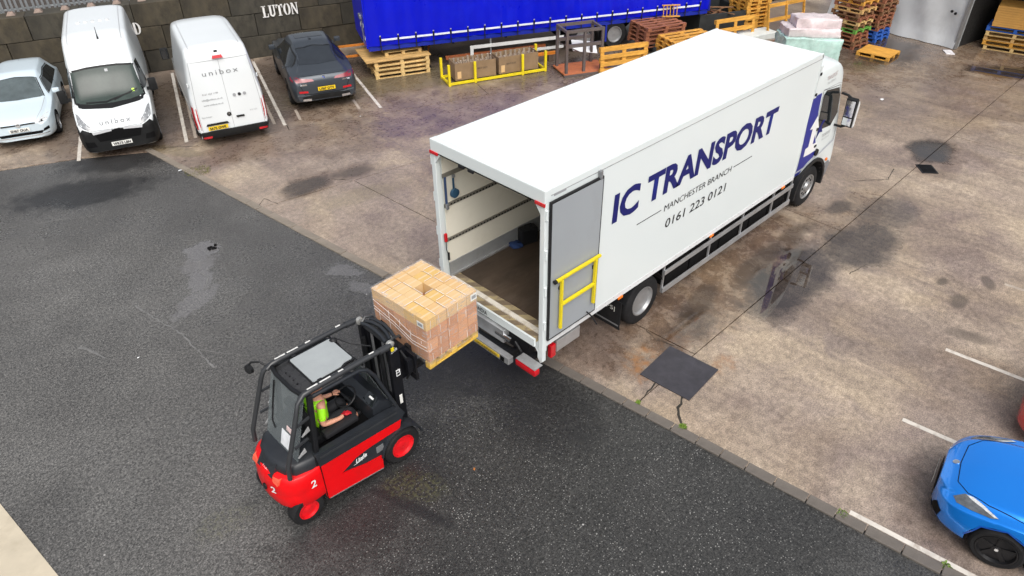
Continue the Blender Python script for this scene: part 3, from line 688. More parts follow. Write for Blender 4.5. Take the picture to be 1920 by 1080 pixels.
# stencilled serif letters, each built from strokes
def letters(word, x0, z0, h, adv, parent, yy=-.035):
    wds = {'L': .56, 'U': .62, 'T': .58, 'O': .62, 'N': .62, 'D': .6}
    x = x0
    for ch in word:
        w_ = wds[ch]*h; mb = MB(); st = .17*h
        def bx(a, b, c, d): mb.box(((a+b)/2*h+x, yy, z0+(c+d)/2*h), ((b-a)*h, .012, (d-c)*h))
        W = wds[ch]
        if ch == 'L': bx(.10, .28, 0, 1); bx(0, .38, .93, 1); bx(0, .08, 0, .07); bx(.31, W, 0, .08); bx(W-.07, W, 0, .3)
        if ch == 'U':
            bx(.06, .24, .28, 1); bx(0, .30, .93, 1); bx(W-.19, W-.08, .28, 1); bx(W-.26, W, .93, 1)
            for k in range(6):
                a0, a1 = math.pi*(1+k/6), math.pi*(1+(k+1)/6); cx = W/2-.01
                pts = [(x+(cx+r_*math.cos(t))*h, z0+(.30+(.30 if r_ > .2 else .16)*math.sin(t))*h) for r_, t in ((.25, a0), (.25, a1), (.10, a1), (.10, a0))]
                mb.prism(pts, 'y', yy-.006, yy+.006)
        if ch == 'T': bx(W/2-.09, W/2+.09, 0, .9); bx(0, W/2-.11, .88, 1); bx(W/2+.11, W, .88, 1); bx(0, .06, .7, .88); bx(W-.06, W, .7, .88); bx(W/2-.17, W/2+.17, 0, .06)
        if ch == 'O':
            for side in (-1, 1):
                for k in range(8):
                    a0 = -math.pi/2+.16+(math.pi-.32)*k/8; a1 = -math.pi/2+.16+(math.pi-.32)*(k+1)/8
                    pts = [(x+(W/2+side*(r1*math.cos(t)+.012))*h, z0+(.5+r2*math.sin(t))*h) for r1, r2, t in ((.30, .52, a0), (.30, .52, a1), (.12, .44, a1), (.12, .44, a0))]
                    mb.prism(pts, 'y', yy-.006, yy+.006)
        if ch == 'N':
            bx(.05, .13, 0, .85); bx(W-.13, W-.05, .12, 1); bx(0, .2, 0, .06); bx(W-.2, W, .94, 1)
            mb.prism([(x+.0*h, z0+1*h), (x+.2*h, z0+1*h), (x+(W-.03)*h, z0), (x+(W-.16)*h, z0)], 'y', yy-.006, yy+.006)
        if ch == 'D':
            bx(.06, .24, 0, 1)
            for k in range(8):
                a0 = -math.pi/2+math.pi*k/8; a1 = -math.pi/2+math.pi*(k+1)/8
                pts = [(x+(.27+r1*math.cos(t))*h, z0+(.5+r2*math.sin(t))*h) for r1, r2, t in ((.33, .5, a0), (.33, .5, a1), (.16, .42, a1), (.16, .42, a0))]
                mb.prism(pts, 'y', yy-.006, yy+.006)
        mb.build('letter', LETM, parent); x += w_+adv*h
letters('LUTON', -1.12, 1.43, .41, .055, wall)
letters('D', -5.52, 1.40, .40, .055, wall)
FEN = M('galvanised_fence', (.30, .32, .33), .55, metal=.4, var=.2, dirt=(.12, .11, .1), damt=.5)
fence = thing('palisade_fence', 'grey steel palisade fence standing behind the block wall', 'fence', (*SN(-15.2, 21.95), 0), WANG)
pale = MB().prism([(-.034, 0), (.034, 0), (.034, 2.75), (0, 2.85), (-.034, 2.75)], 'y', -.012, .012).mesh('pale', FEN)
for k in range(112): obj_of('pale', pale, fence, (k*.155, q.uniform(-.01, .01), .1), (0, q.uniform(-.01, .01), .5))
for z in (.5, 2.4): MB().box((8.6, .05, z), (17.4, .05, .05)).build('rail', FEN, fence)
for k in range(7): MB().box((k*2.75+.3, .1, 1.45), (.08, .1, 2.9)).build('post', FEN, fence)
# ================================================================== box truck (its right rear corner is the world origin)
TW = M('truck_white', (.68, .735, .735), .3, var=.012, scale=.8, coat=.25)
CREAM = M('box_inner_cream', (.80, .77, .66), .5, var=.04, scale=1.5, dirt=(.55, .5, .4), damt=.3)
NAVY = M('navy_vinyl', (.006, .010, .125), .4, var=.05, spec=.3)
CABBLUE = M('cab_blue', (.010, .018, .23), .35, var=.05)
DECK = M('dark_ply_deck', (.055, .038, .026), .5, var=.35, scale=1.6, stretch=(.6, 2, 1), dirt=(.17, .13, .1), damt=.4)
DGREY = M('grey_door_skin', (.30, .325, .345), .45, var=.04, scale=1.5, dirt=(.24, .25, .25), damt=.3)
HAZ = stripes('hazard_tread', (.36, .29, .16), (.17, .13, .085), 2.6, .9)
truck = thing('box_truck', 'white box truck with IC TRANSPORT lettering and open rear doors', 'truck')
L, W, ZB, H = 8.31, 2.55, 1.17, 4.0
MB().box2((0.02, 0.0, H-.05), (L, W, H), .02).build('roof', M('roof_white', (.84, .84, .84), .45, var=.01, scale=.8), truck, 40)
MB().box2((0.05, .0, ZB), (L-.02, .055, H-.052)).build('side_panel', TW, truck)
MB().box2((0.05, W-.055, ZB), (L-.02, W, H-.052)).build('side_panel', TW, truck)
MB().box2((0.12, W-.066, 1.56), (L-.08, W-.057, H-.06)).build('inner_lining', CREAM, truck)
MB().box2((0.12, .057, 1.3), (L-.08, .066, H-.06)).build('inner_lining', CREAM, truck)
MB().box2((L-.06, .056, ZB), (L-.002, W-.056, H-.052)).build('bulkhead', CREAM, truck)
MB().box2((0.32, .068, 1.18), (L-.07, W-.068, 1.27)).build('floor', DECK, truck)
MB().box2((0.12, W-.085, 1.272), (L-.08, W-.067, 1.56)).build('kick_plate', M('kick_grey', (.33, .34, .34), .5, metal=.3, var=.1, dirt=(.2, .19, .17), damt=.4), truck)
MB().box2((0.12, W-.13, 1.272), (L-.08, W-.087, 1.31)).build('floor_trim', ALU, truck)
MB().box2((0.12, .07, H-.09), (L-.08, W-.07, H-.055)).build('ceiling_lining', CREAM, truck)
# load rails along the inside wall
for z, h in ((3.31, .075), (2.74, .065), (2.05, .065)):
    r_ = MB().box2((.1, W-.088, z-h/2), (L-.1, W-.068, z+h/2)).build('load_rail', M('rail_dull', (.30, .285, .24), .45, metal=.5, var=.1), truck)
    if z < 3:
        for k in range(46): MB().box((.17+k*.075, W-.09, z-.008), (.028, .006, .026)).build('slot', GAP, r_)
# edge trims
for y0 in (-.006, W-.034): MB().box2((0, y0, H-.10), (L+.01, y0+.04, H+.006), .006).build('roof_trim', ALU if 0 else TW, truck)
for y0 in (-.004, W-.036): MB().box2((.05, y0, ZB-.07), (L, y0+.04, ZB+.035)).build('bottom_trim', M('trim_white', (.68, .70, .71), .4, var=.05, dirt=(.4, .38, .35), damt=.4), truck)
MB().box2((L-.03, -.006, ZB-.02), (L+.012, .05, H-.02)).build('corner_trim', TW, truck)
for y0 in (-.0065, W+.0015): MB().box2((.1, y0, H-.108), (L, y0+.005, H-.101)).build('roof_seam', GREYINK, truck)
for k in range(34): MB().cyl((.4+k*.235, -.0045, ZB+.012), (.4+k*.235, -.008, ZB+.012), .008, seg=6).build('rivet', GREYINK, truck)
# rear frame
fr = MB(); fr.box2((-.03, -.012, 1.0), (.075, .085, H-.20), .012); fr.box2((-.03, W-.085, 1.0), (.075, W+.012, H-.20), .012)
fr.box2((-.035, -.012, H-.202), (.10, W+.012, H+.012), .014)
fr.prism([(.085, 3.80), (.24, 3.80), (.085, 3.60)], 'x', -.02, .02); fr.prism([(W-.085, 3.80), (W-.24, 3.80), (W-.085, 3.60)], 'x', -.02, .02)
fr.prism([(-.005, 1.0), (.10, 1.0), (.10, .86), (.04, .76), (-.005, .80)], 'x', -.025, .06); fr.prism([(W+.005, 1.0), (W-.10, 1.0), (W-.10, .86), (W-.04, .76), (W+.005, .80)], 'x', -.025, .06)
fr.prism([(.10, 1.18), (.30, 1.18), (.10, .96)], 'x', -.02, .02)
fr.build('rear_frame', TW, truck)
MB().box2((-.036, .11, 3.725), (.09, W-.11, 3.726+.0)).build('header_seal', GAP, truck) if 0 else MB().box2((-.02, .09, 3.772), (.05, W-.09, 3.797)).build('header_seal', GAP, truck)
for yy in (1.78, 1.56): MB().box((-.045, yy, 3.775), (.03, .13, .045), bev=.008).build('lock_keeper', BLK, truck)
for yy in (.03, W-.03): MB().box((-.04, yy+(.05 if yy < 1 else -.05), 3.785), (.03, .2, .055), bev=.01).build('marker_lamp', REDL, truck)
# rear threshold: two worn hazard treads with a white bar between, white edge
MB().box2((.17, .10, 1.19), (.318, W-.10, 1.262)).build('tread_strip', HAZ, truck)
MB().box2((.075, .11, 1.19), (.168, W-.11, 1.275)).build('threshold_bar', M('worn_white_bar', (.70, .66, .58), .5, var=.1, scale=6, dirt=(.3, .22, .12), damt=.8), truck)
MB().box2((-.06, .115, 1.19), (.073, W-.115, 1.252)).build('tread_strip', HAZ, truck)
MB().box2((-.10, .11, 1.12), (-.062, W-.11, 1.27)).build('rear_sill', TW, truck)
# hinges on the right post
for k in range(4):
    for yy in (-.03, W+.03): MB().cyl((-.005, yy, 1.5+k*.68), (-.005, yy, 1.66+k*.68), .022, seg=10).build('hinge', TW, truck)
# right door folded back along the side, grey inner skin with black seal
dr = MB().box2((.045, -.058, 1.25), (1.225, -.02, 3.82), .006).build('rear_door', BLK, truck)
MB().box2((.075, -.064, 1.285), (1.195, -.059, 3.785)).build('door_skin', DGREY, dr)
MB().box2((1.12, -.075, 3.80), (1.17, -.02, 3.93), .006).build('door_catch', STEEL, dr)
MB().tube([(.98, -.08, 1.36), (1.06, -.12, 1.25), (1.10, -.22, 1.10)], .012, 6).build('door_latch_handle', BLKM, dr)
dl = MB().box2((.02, W+.02, 1.25), (1.20, W+.06, 3.82), .006).build('rear_door', TW, truck)
# yellow folding handrail on the door
hr = MB(); hr.bar((.13, -.12, 2.43), (1.19, -.12, 2.43), .05, .045, .008); hr.build('handrail', YEL, dr)
hr2 = MB(); hr2.bar((.27, -.12, 1.44), (.27, -.12, 2.40), .05, .045, .008); hr2.bar((1.08, -.12, 1.52), (1.08, -.12, 2.40), .055, .045, .008); hr2.bar((.29, -.12, 1.92), (1.06, -.12, 1.92), .05, .05, .008)
hr2.build('handrail_leg', YEL, dr); MB().cyl((.10, -.12, 2.43), (.14, -.12, 2.43), .035, seg=10).build('rail_end_cap', BLK, dr)
for x in (.27, 1.08): MB().box2((x-.02, -.10, 2.2), (x+.02, -.06, 2.26)).build('rail_bracket', BLK, dr)
# lettering
text_obj('lettering', 'IC TRANSPORT', 1, NAVY, truck, (4.17, -.001, 2.82), (1, 0, 0), (0, 0, 1), shear=.045, off=.037, width=5.2, height=.54, ext=.006)
text_obj('lettering', 'MANCHESTER BRANCH', 1, GREYINK and INK, truck, (4.17, -.001, 2.415), (1, 0, 0), (0, 0, 1), shear=.06, off=-.004, width=2.2, height=.125, ext=.006)
text_obj('lettering', '0161 223 0121', 1, INK, truck, (4.17, -.001, 2.03), (1, 0, 0), (0, 0, 1), shear=.06, off=.006, width=2.0, height=.185, ext=.006)
for x0, x1 in ((2.28, 2.98), (5.34, 6.02)): MB().box2((x0, -.007, 2.476), (x1, -.002, 2.488)).build('lettering_rule', INK, truck)
# small maker plate ghost at the top rear of the side
MB().box2((.16, -.006, 3.865), (.42, -.002, 3.905)).build('maker_badge', GREYINK, truck)
# side marker lamps
for x in (2.0, 4.95, 7.85): MB().box((x, -.012, 1.085), (.13, .03, .05), bev=.01).build('marker_lamp', ORL, truck)
# chassis
ch = MB(); ch.box2((.1, .8, .82), (9.6, .9, 1.08)); ch.box2((.1, 1.65, .82), (9.6, 1.75, 1.08))
for x in (.4, 1.6, 3.9, 5.6, 7.3): ch.box2((x, .1, 1.0), (x+.1, W-.1, 1.16))
ch.cyl((2.83, .3, .5), (2.83, W-.3, .5), .09); ch.cyl((9.34, .3, .5), (9.34, W-.3, .5), .08); ch.build('chassis', BLKM, truck)
MB().box2((4.3, 1.75, .45), (6.4, 2.25, 1.0), .06).build('air_tank', BLKM, truck)
# black boxes added between the axles to darken the see-through underside
for x0, x1, z0 in ((3.62, 4.4, .42), (4.46, 5.5, .36), (5.56, 6.7, .40), (6.76, 7.5, .34), (7.56, 8.30, .38)):
    MB().box2((x0, .10, z0), (x1, .78, 1.07), .02).build('shade_box', GAP, truck)
MB().box2((3.5, .80, .9), (8.3, 1.75, .94)).build('belly_plate', BLKM, truck)
# side guards
for ys in (.02, W-.02):
    for z, h in ((.90, .10), (.48, .12)): MB().box2((3.42, ys-.015, z-h/2), (8.44, ys+.015, z+h/2), .006).build('side_guard_rail', ALU, truck)
    for x in (3.44, 5.05, 6.3, 7.6, 8.42): MB().box2((x-.02, ys+.018 if ys < 1 else ys-.05, .42), (x+.02, ys+.05 if ys < 1 else ys-.018, 1.12)).build('side_guard_post', ALU, truck)
# wheels
RIMG = M('truck_rim', (.36, .365, .37), .35, metal=.6, var=.12, scale=6, dirt=(.25, .24, .22), damt=.4)
for ys, sd_ in ((.20, -1), (W-.20, 1)):
    wheel(truck, 2.83, ys, sd_, .52, .30, .31, RUB, RIMG, 0, dish=.16, holes=8); wheel(truck, 2.83, ys-sd_*.34, sd_, .52, .28, .30, RUB, RIMG, 0, dish=.1)
    wheel(truck, 9.34, ys, sd_, .52, .32, .31, RUB, RIMG, 0, dish=.02, holes=10)
for ys, s in ((.03, 1), (W-.03, -1)):
    mg = MB(); prev = None
    for k in range(13):
        a = R(20+140*k/12); cur = [mb_v for mb_v in (mg.bm.verts.new((2.83+.62*math.cos(a), ys, .52+.62*math.sin(a))), mg.bm.verts.new((2.83+.62*math.cos(a), ys+s*.62, .52+.62*math.sin(a))))]
        if prev: mg.bm.faces.new((prev[0], prev[1], cur[1], cur[0]))
        prev = cur
    mg.build('mudguard', BLK, truck)
    fl = MB().box2((2.12, ys, .22), (2.135, ys+s*.62, .86)).build('mud_flap', RUB, truck)
    if s == 1:
        text_obj('flap_lettering', '|PFS|', 1, PLW, fl, (2.119, .34, .62), (0, -1, 0), (0, 0, 1), width=.34, height=.12, ext=.004)
        MB().box2((2.112, .06, .30), (2.116, .60, .33)).build('flap_trim', STEEL, fl)
# tail lift and rear bumper
tl = MB(); tl.box2((-.16, .78, .83), (-.02, 2.2, 1.09), .01); tl.build('tail_lift_platform', ALU, truck)
MB().box2((-.32, .5, .60), (-.20, 2.1, .74), .012).build('under_run_bar', ALU, truck)
PY = M('lift_plate_yellow', (.65, .45, .03), .5, var=.15, dirt=(.05, .04, .03), damt=.8, scale=14)
MB().box2((-.331, .72, .64), (-.322, 1.35, .705)).build('rear_plate', PY, truck)
text_obj('plate_lettering', 'WARNING', 1, INK, truck, (-.332, 1.03, .648), (0, -1, 0), (0, 0, 1), width=.5, height=.045, ext=.003)
for yy in (.6, 1.5): MB().box2((-.332, yy, .625), (-.322, yy+.09, .715)).build('bar_bolt_plate', GAP, truck)
text_obj('sill_lettering', 'DHOLLANDIA', 1, INK, truck, (-.102, 1.55, 1.15), (0, -1, 0), (0, 0, 1), width=.62, height=.085, off=.02, ext=.004)
MB().cyl((-.12, .62, .96), (-.12, .98, .96), .055, seg=14).build('lift_cylinder', CHROME, truck)
mbt = MB(); mbt.tube([(-.1, .55, .95), (-.12, .45, .9), (-.08, .42, .78), (-.1, .5, .72)], .02, 6); mbt.tube([(-.12, .53, 1.0), (-.14, .40, .92), (-.1, .38, .8)], .02, 6); mbt.build('hydraulic_hose', BLK, truck)
for yy in (.6, 1.8): MB().box2((-.26, yy, .55), (.9, yy+.1, .72), .01).build('lift_arm', BLKM, truck)
MB().box2((-.02, .3, .75), (.12, 2.25, 1.05)).build('lift_housing', BLKM, truck)
for yy, s in ((.0, 1), (W, -1)):
    lp = MB().box2((-.30, yy-s*.10, .70), (-.17, yy+s*.36, .83), .03).build('tail_lamp', REDL, truck, 40)
    MB().box2((-.29, yy-s*.09, .832), (-.10, yy+s*.35, .85), .004).build('lamp_cover', ALU, lp)
    MB().box2((-.18, yy+s*.18, .74), (.1, yy+s*.26, .82)).build('lamp_bracket', BLKM, truck)
    MB().box2((.22, yy+s*.02, .72), (.34, yy+s*.10, .98), .01).build('lamp_side', REDL, truck)
    MB().box2((.36, yy+s*.02, .78), (.95, yy+s*.06, 1.02), .01).build('locker_panel', ALU, truck)
# ---- cab
cabst = [(-.02, .42, 1.15, .8, .95, 1.15, 1.25, 1.1, .06), (.06, .34, 1.22, .8, 1.15, 1.21, 1.75, 1.14, .07), (.18, .34, 1.24, .9, 1.6, 1.225, 2.55, 1.10, .10), (.32, .36, 1.24, 1.0, 1.95, 1.235, 3.05, 1.08, .14), (.44, .5, 1.24, 1.1, 2.0, 1.235, 3.34, 1.12, .20), (.8, .9, 1.24, 1.3, 2.0, 1.235, 3.54, 1.15, .20), (1.25, .95, 1.24, 1.3, 2.0, 1.235, 3.62, 1.17, .18), (1.70, .95, 1.24, 1.3, 2.0, 1.235, 3.64, 1.18, .16), (2.02, .95, 1.235, 1.3, 2.0, 1.23, 3.65, 1.18, .16)]
cabL = 2.02
cab_root = truck
V, F = loft(cabst, 0, step=.05, sub=3)
V = [(10.46+x, y+1.275, z) for x, y, z in V]
cb = Body('cab', V, F, TW, truck, [((9.34, -.3, .52), (9.34, .75, .52), .66), ((9.34, W-.75, .52), (9.34, W+.3, .52), .66)], BLK)
cb.patch('side_window', [(9.02, 2.06), (9.75, 1.98), (10.02, 2.22), (10.0, 2.62), (9.86, 2.86), (9.14, 2.98), (9.02, 2.9)], 'r', GLS, .008)
cb.patch('windscreen', [(.25, 1.95), (2.3, 1.95), (2.22, 2.92), (.33, 2.92)], 'f', GLS, .008)
cb.patch('side_window', [(9.02, 2.06), (9.75, 1.98), (10.02, 2.22), (10.0, 2.62), (9.86, 2.86), (9.14, 2.98), (9.02, 2.9)], 'l', GLS, .008)
cb.patch('blue_side_panel', [(8.47, 1.22), (8.8, 1.22), (8.95, 1.30), (9.20, 1.36), (9.24, 1.55), (9.0, 2.0), (8.92, 2.55), (8.90, 2.99), (8.47, 2.99)], 'r', CABBLUE, .006)
cb.patch('blue_side_panel', [(8.47, .97), (8.74, .97), (8.80, 1.17), (8.47, 1.17)], 'r', CABBLUE, .006)
cb.patch('step_trim', [(8.46, 1.175), (8.82, 1.175), (10.15, 1.47), (10.15, 1.53), (8.80, 1.235), (8.46, 1.215)], 'r', M('trim_grey', (.45, .48, .52), .4, var=.05), .012)
LOGO = WHT
cb.patch('logo_arrow', [(8.64, 1.55), (8.92, 1.53), (9.22, 1.53), (9.22, 1.74), (8.98, 1.76), (9.0, 2.14), (9.12, 2.12), (8.93, 2.46), (8.66, 2.20), (8.80, 2.18), (8.77, 1.76), (8.64, 1.75)], 'r', LOGO, .010)
cb.patch('logo_arrow', [(9.08, 1.84), (9.22, 1.98), (9.36, 1.94), (9.26, 2.12), (9.40, 2.22), (9.28, 2.26), (9.12, 2.10)], 'r', NAVY, .012)
cb.text('cab_lettering', 'TRANSPORT', .12, GREYINK, 9.62, 1.78, 'r', width=.42, off=.008)
cb.text('cab_lettering', '0161 223 0121', .06, GREYINK, 9.62, 1.70, 'r', width=.36, off=.008)
cb.text('roof_lettering', 'TRANSPORT', .13, M('orange_grey_ink', (.42, .34, .34), .5), 9.3, 3.22, 'r', width=.55, off=.008)
cb.text('roof_lettering', '0161 223 0121', .07, GREYINK, 9.3, 3.12, 'r', width=.42, off=.008)
cb.strip('door_shut_line', [(8.98, 1.36), (8.96, 2.0), (8.98, 3.0)], 'r', .014, GAP); cb.strip('door_shut_line', [(8.98, 3.02), (9.9, 2.9), (10.12, 2.4), (10.14, 1.5)], 'r', .012, GAP)
cb.strip('fairing_line', [(8.95, 3.03), (9.75, 2.98), (10.1, 2.9)], 'r', .012, M('seam_grey', (.35, .36, .37), .5))
MB().box((9.14, .02, 1.66), (.10, .03, .055), bev=.01).build('door_handle', BLK, cb.o)
MB().cyl((9.28, .04, 1.46), (9.28, -.01, 1.46), .085, seg=18).build('fuel_cap', BLK, cb.o)
cb.patch('bumper_corner', [(10.05, .42), (10.35, .38), (10.42, .75), (10.2, .95), (10.05, .9)], 'r', M('bumper_grey', (.2, .2, .21), .5), .008)
MB().box((10.04, .02, 1.02), (.07, .04, .07), bev=.015).build('indicator', ORL, cb.o)
ar = MB(); prev = None
for k in range(17):
    a = R(-12+200*k/16); rr = []
    for rad, yy in ((.66, .0), (.74, .0), (.74, .30), (.66, .30)): rr.append(ar.bm.verts.new((9.34+rad*math.cos(a), yy, .52+rad*math.sin(a))))
    if prev:
        for j in range(4): ar.bm.faces.new((prev[j], prev[(j+1) % 4], rr[(j+1) % 4], rr[j]))
    prev = rr
ar.build('wheel_arch', BLK, cb.o, 50)
# air kit between box and cab, exhaust guard
MB().box2((8.335, .15, 1.1), (8.44, W-.15, 3.6)).build('rear_cab_panel', BLK, truck)
cf = MB().box2((8.36, .0, 3.02), (8.46, .03, 3.72)).build('side_fairing', TW, truck)
for z in (3.1, 3.55): MB().box((8.40, -.012, z), (.06, .025, .06), bev=.01).build('fairing_catch', BLK, cf)
# mirrors on the right door
mr = MB().prism([(9.96, 1.98), (10.02, 1.94), (10.06, 2.56), (9.99, 2.66), (9.92, 2.62)], 'y', -.36, -.12).build('mirror_housing', BLK, truck)
MB().prism([(10.02, 1.96), (10.08, 2.0), (10.09, 2.5), (10.04, 2.59)], 'y', -.38, -.11).build('mirror_shell', WHT, mr)
MB().box2((9.905, -.34, 2.22), (9.918, -.14, 2.60)).build('mirror_glass', CHROME, mr); MB().box2((9.935, -.34, 2.0), (9.948, -.14, 2.18)).build('wide_mirror_glass', CHROME, mr)
MB().tube([(9.98, .05, 2.70), (9.99, -.1, 2.68), (9.99, -.22, 2.62)], .03, 8).build('mirror_arm', BLK, mr)
MB().tube([(10.0, .04, 1.92), (10.0, -.12, 1.92), (10.0, -.22, 1.98)], .03, 8).build('mirror_arm', BLK, mr)
ml = MB().prism([(10.02, 1.88), (10.14, 1.84), (10.18, 2.62), (10.05, 2.74), (9.97, 2.70)], 'y', W+.12, W+.44).build('mirror_housing', BLK, truck)
# ---- loose things inside the box
st = thing('load_strap', 'blue ratchet strap hanging from the upper rail inside the truck', 'strap', (.30, W-.11, 3.28), 0, )
BLUES = M('strap_blue', (.02, .07, .13), .7, var=.2)
MB().box2((-.018, -.012, -.25), (.018, .0, 0)).build('webbing', BLUES, st); MB().lathe([(-.03, .02), (-.03, .085), (.02, .085), (.03, .03)], (0, -.03, -.34), (0, -1, 0), 18).build('strap_coil', BLUES, st, 40); MB().box((0, -.02, -.02), (.05, .03, .05)).build('hook', STEEL, st)
st2 = thing('load_strap', 'long dark blue strap hanging beside the rear post inside the truck', 'strap', (.115, W-.12, 3.3), 0)
MB().box2((-.022, -.012, -.52), (.022, .0, 0)).build('webbing', M('strap_dark_blue', (.03, .06, .14), .7), st2); MB().box((0, -.02, -.55), (.05, .04, .1)).build('ratchet', STEEL, st2)
hd = thing('remote_control', 'red handled lift remote hanging inside the left rear post', 'control', (.03, W-.12, 2.22))
MB().box((0, -.02, -.06), (.055, .045, .17), bev=.015).build('grip', REDL, hd); MB().tube([(0, -.02, -.14), (-.01, -.03, -.3), (.02, -.03, -.42)], .008, 6).build('cable', BLK, hd); MB().box((.03, -.03, -.46), (.035, .03, .16), bev=.01).build('plug', BLK, hd)
bag = thing('black_case', 'black case standing on the truck floor against the kick plate', 'case', (1.95, 2.28, 1.272), R(-15))
MB().box((0, 0, .17), (.36, .2, .34), bev=.03).build('shell', BLK, bag); MB().tube([(-.07, 0, .335), (-.07, 0, .40), (.07, 0, .40), (.07, 0, .335)], .014, 6).build('handle', BLK, bag)
rag = MB(); rag.lathe([(0, .13), (.02, .14), (.05, .11), (.07, .03)], (1.68, 2.33, 1.273), (0, 0, 1), 11)
q2 = random.Random(3)
for v in rag.bm.verts: v.co += Vector((q2.uniform(-.03, .03), q2.uniform(-.03, .03), q2.uniform(0, .02)))
tag(rag.build('cloth', M('cloth_blue', (.015, .04, .13), .8, var=.3), None, 60), 'crumpled blue cloth on the truck floor by the black case', 'cloth')
# ================================================================== forklift truck (local +x forward)
FX, FY = -3.40, 1.13
FRED = M('forklift_red', (.70, .002, .005), .35, var=.06, spec=.35, dirt=(.30, .012, .012), damt=.3, scale=3)
CHAR = M('charcoal_plastic', (.019, .022, .027), .38, var=.15, dirt=(.05, .048, .045), damt=.25, spec=.4)
MASTM = M('mast_black', (.006, .0065, .009), .45, metal=.1, var=.3, dirt=(.03, .027, .024), damt=.3, spec=.3)
RAILM = M('rail_dark_grey', (.030, .032, .035), .32, var=.12, spec=.5)
fk = thing('forklift', 'red and black electric forklift lifting a pallet behind the truck', 'forklift', (FX, FY, 0))
# --- counterweight: stacked plan outlines
def plan_loft(levels, outline):
    mb = MB(); rings = []
    full = outline + [(x, -y) for x, y in outline[::-1]]
    for (z, sx, sy, x0) in levels: rings.append([mb.bm.verts.new((x0+(x-x0)*sx, y*sy, z)) for x, y in full])
    n = len(full)
    for i in range(len(rings)-1):
        for k in range(n): mb.bm.faces.new((rings[i][k], rings[i][(k+1) % n], rings[i+1][(k+1) % n], rings[i+1][k]))
    mb.bm.faces.new(rings[0][::-1]); mb.bm.faces.new(rings[-1]); return mb
cwo = [(-.50, -.565), (-.66, -.575), (-.80, -.565), (-.92, -.525), (-1.01, -.45), (-1.07, -.34), (-1.10, -.2), (-1.115, -.07)]
plan_loft([(.38, .95, .96, -.5), (.43, 1.0, 1.0, -.5), (.60, 1.0, 1.0, -.5), (.64, .985, .988, -.5), (.66, .99, .99, -.5), (.84, .97, .985, -.5), (.93, .90, .95, -.5), (.95, .86, .92, -.5)], cwo).build('counterweight', FRED, fk, 50)
plan_loft([(.25, .9, .9, -.5), (.378, .93, .93, -.5)], [(-.5, -.40), (-.8, -.40), (-1.0, -.36), (-1.1, -.2)]).build('steer_axle_frame', BLKM, fk)
hood = plan_loft([(.952, .90, .92, -.42), (1.03, .90, .91, -.42), (1.09, .85, .88, -.42), (1.12, .76, .82, -.42)], [(-.40, -.55), (-.62, -.56), (-.86, -.50), (-.98, -.36), (-1.06, -.12)]); hood.build('rear_hood', CHAR, fk, 45)
# hood scoop dipping over the rear edge
MB().prism([(-.86, .90), (-1.06, .86), (-1.07, .89), (-.95, 1.08), (-.80, 1.11)], 'y', -.2, .2).build('hood_tongue', CHAR, fk)
MB().lathe([(0, .05), (.02, .05), (.025, .02)], (-1.115, 0, .60), (-1, 0, .1), 16).build('tow_pin_socket', BLK, fk)
for yy, s in ((.24, 1), (-.24, 1)):
    MB().prism([(-1.075, .845), (-1.045, .915), (-.98, .945), (-.97, .86)], 'y', yy-.11, yy+.11).build('rear_reflector', M('reflector_orange_red', (.78, .10, .05), .3, coat=.4), fk)
# --- chassis tub and side panels
MB().prism([(-.5, .22), (.5, .14), (.55, .3), (.60, .74), (.95, .76), (.98, .95), (.5, .95), (-.5, .95)], 'y', -.50, .50).build('chassis', CHAR, fk)
for s in (-1, 1):
    y0, y1 = (.50*s, .565*s)
    MB().prism([(-.49, .26), (.47, .13), (.48, .36), (.30, .375), (-.20, .50), (-.02, .56), (.46, .60), (.86, .66), (.88, .79), (.42, .765), (-.49, .74)][:1] + [(.47, .13), (.48, .40), (.20, .44), (-.22, .57), (.05, .70), (.30, .725), (.85, .72), (.89, .87), (-.49, .95)], 'y', min(y0, y1), max(y0, y1)).build('side_panel', FRED, fk)
    MB().prism([(-.21, .573), (.20, .443), (.50, .40), (.62, .40), (.80, .68), (.82, .715), (.30, .722), (.06, .697)], 'y', min(.51*s, .548*s), max(.51*s, .548*s)).build('side_inset', CHAR, fk)
    MB().prism([(-.50, .955), (.88, .875), (.98, .95), (.90, 1.12), (.66, 1.15), (-.52, 1.20)], 'y', min(.47*s, .56*s), max(.47*s, .56*s)).build('upper_side_cover', CHAR, fk)
    MB().bar((-.47, .565*s, 1.12), (.84, .565*s, 1.06), .012, .03).build('cover_trim', RAILM, fk)
    MB().box2((.40, min(.55*s, .558*s), .50), (.53, max(.55*s, .558*s), .62)).build('side_grille', STEEL, fk)
    MB().bar((-.47, .568*s, .255), (.46, .568*s, .128), .01, .012).build('sill_edge', STEEL, fk)
    MB().bar((-.497, .568*s, .28), (-.497, .568*s, .96), .008, .01).build('panel_gap', GAP, fk)
# word mark: a small white swoosh with letters
for s, d in ((-1, 1), (1, -1)):
    xo = .14; text_obj('word_mark', 'Linde', .12, WHT, fk, (xo, .550*s, .575), (d, 0, .12*d), (-.12*d*d, 0, 1), shear=.35, off=.004, width=.2, ext=.003)
    MB().prism([(xo-.14*1, .555), (xo+.02, .568), (xo+.0, .58)], 'y', min(.549*s, .553*s), max(.549*s, .553*s)).build('word_mark', WHT, fk)
text_obj('number_mark', '2', .2, WHT, fk, (-.66, -.582, .69), (1, 0, 0), (0, 0, 1), shear=.1, off=.004, width=.085, height=.14, ext=.004)
text_obj('number_mark', '2', .2, WHT, fk, (-.66, .582, .69), (-1, 0, 0), (0, 0, 1), shear=.1, off=.004, width=.085, height=.14, ext=.004)
text_obj('number_mark', '2', .2, WHT, fk, (-1.096, -.24, .66), (.4, -1, 0), (0, 0, 1), shear=.1, off=.004, width=.085, height=.13, ext=.012)
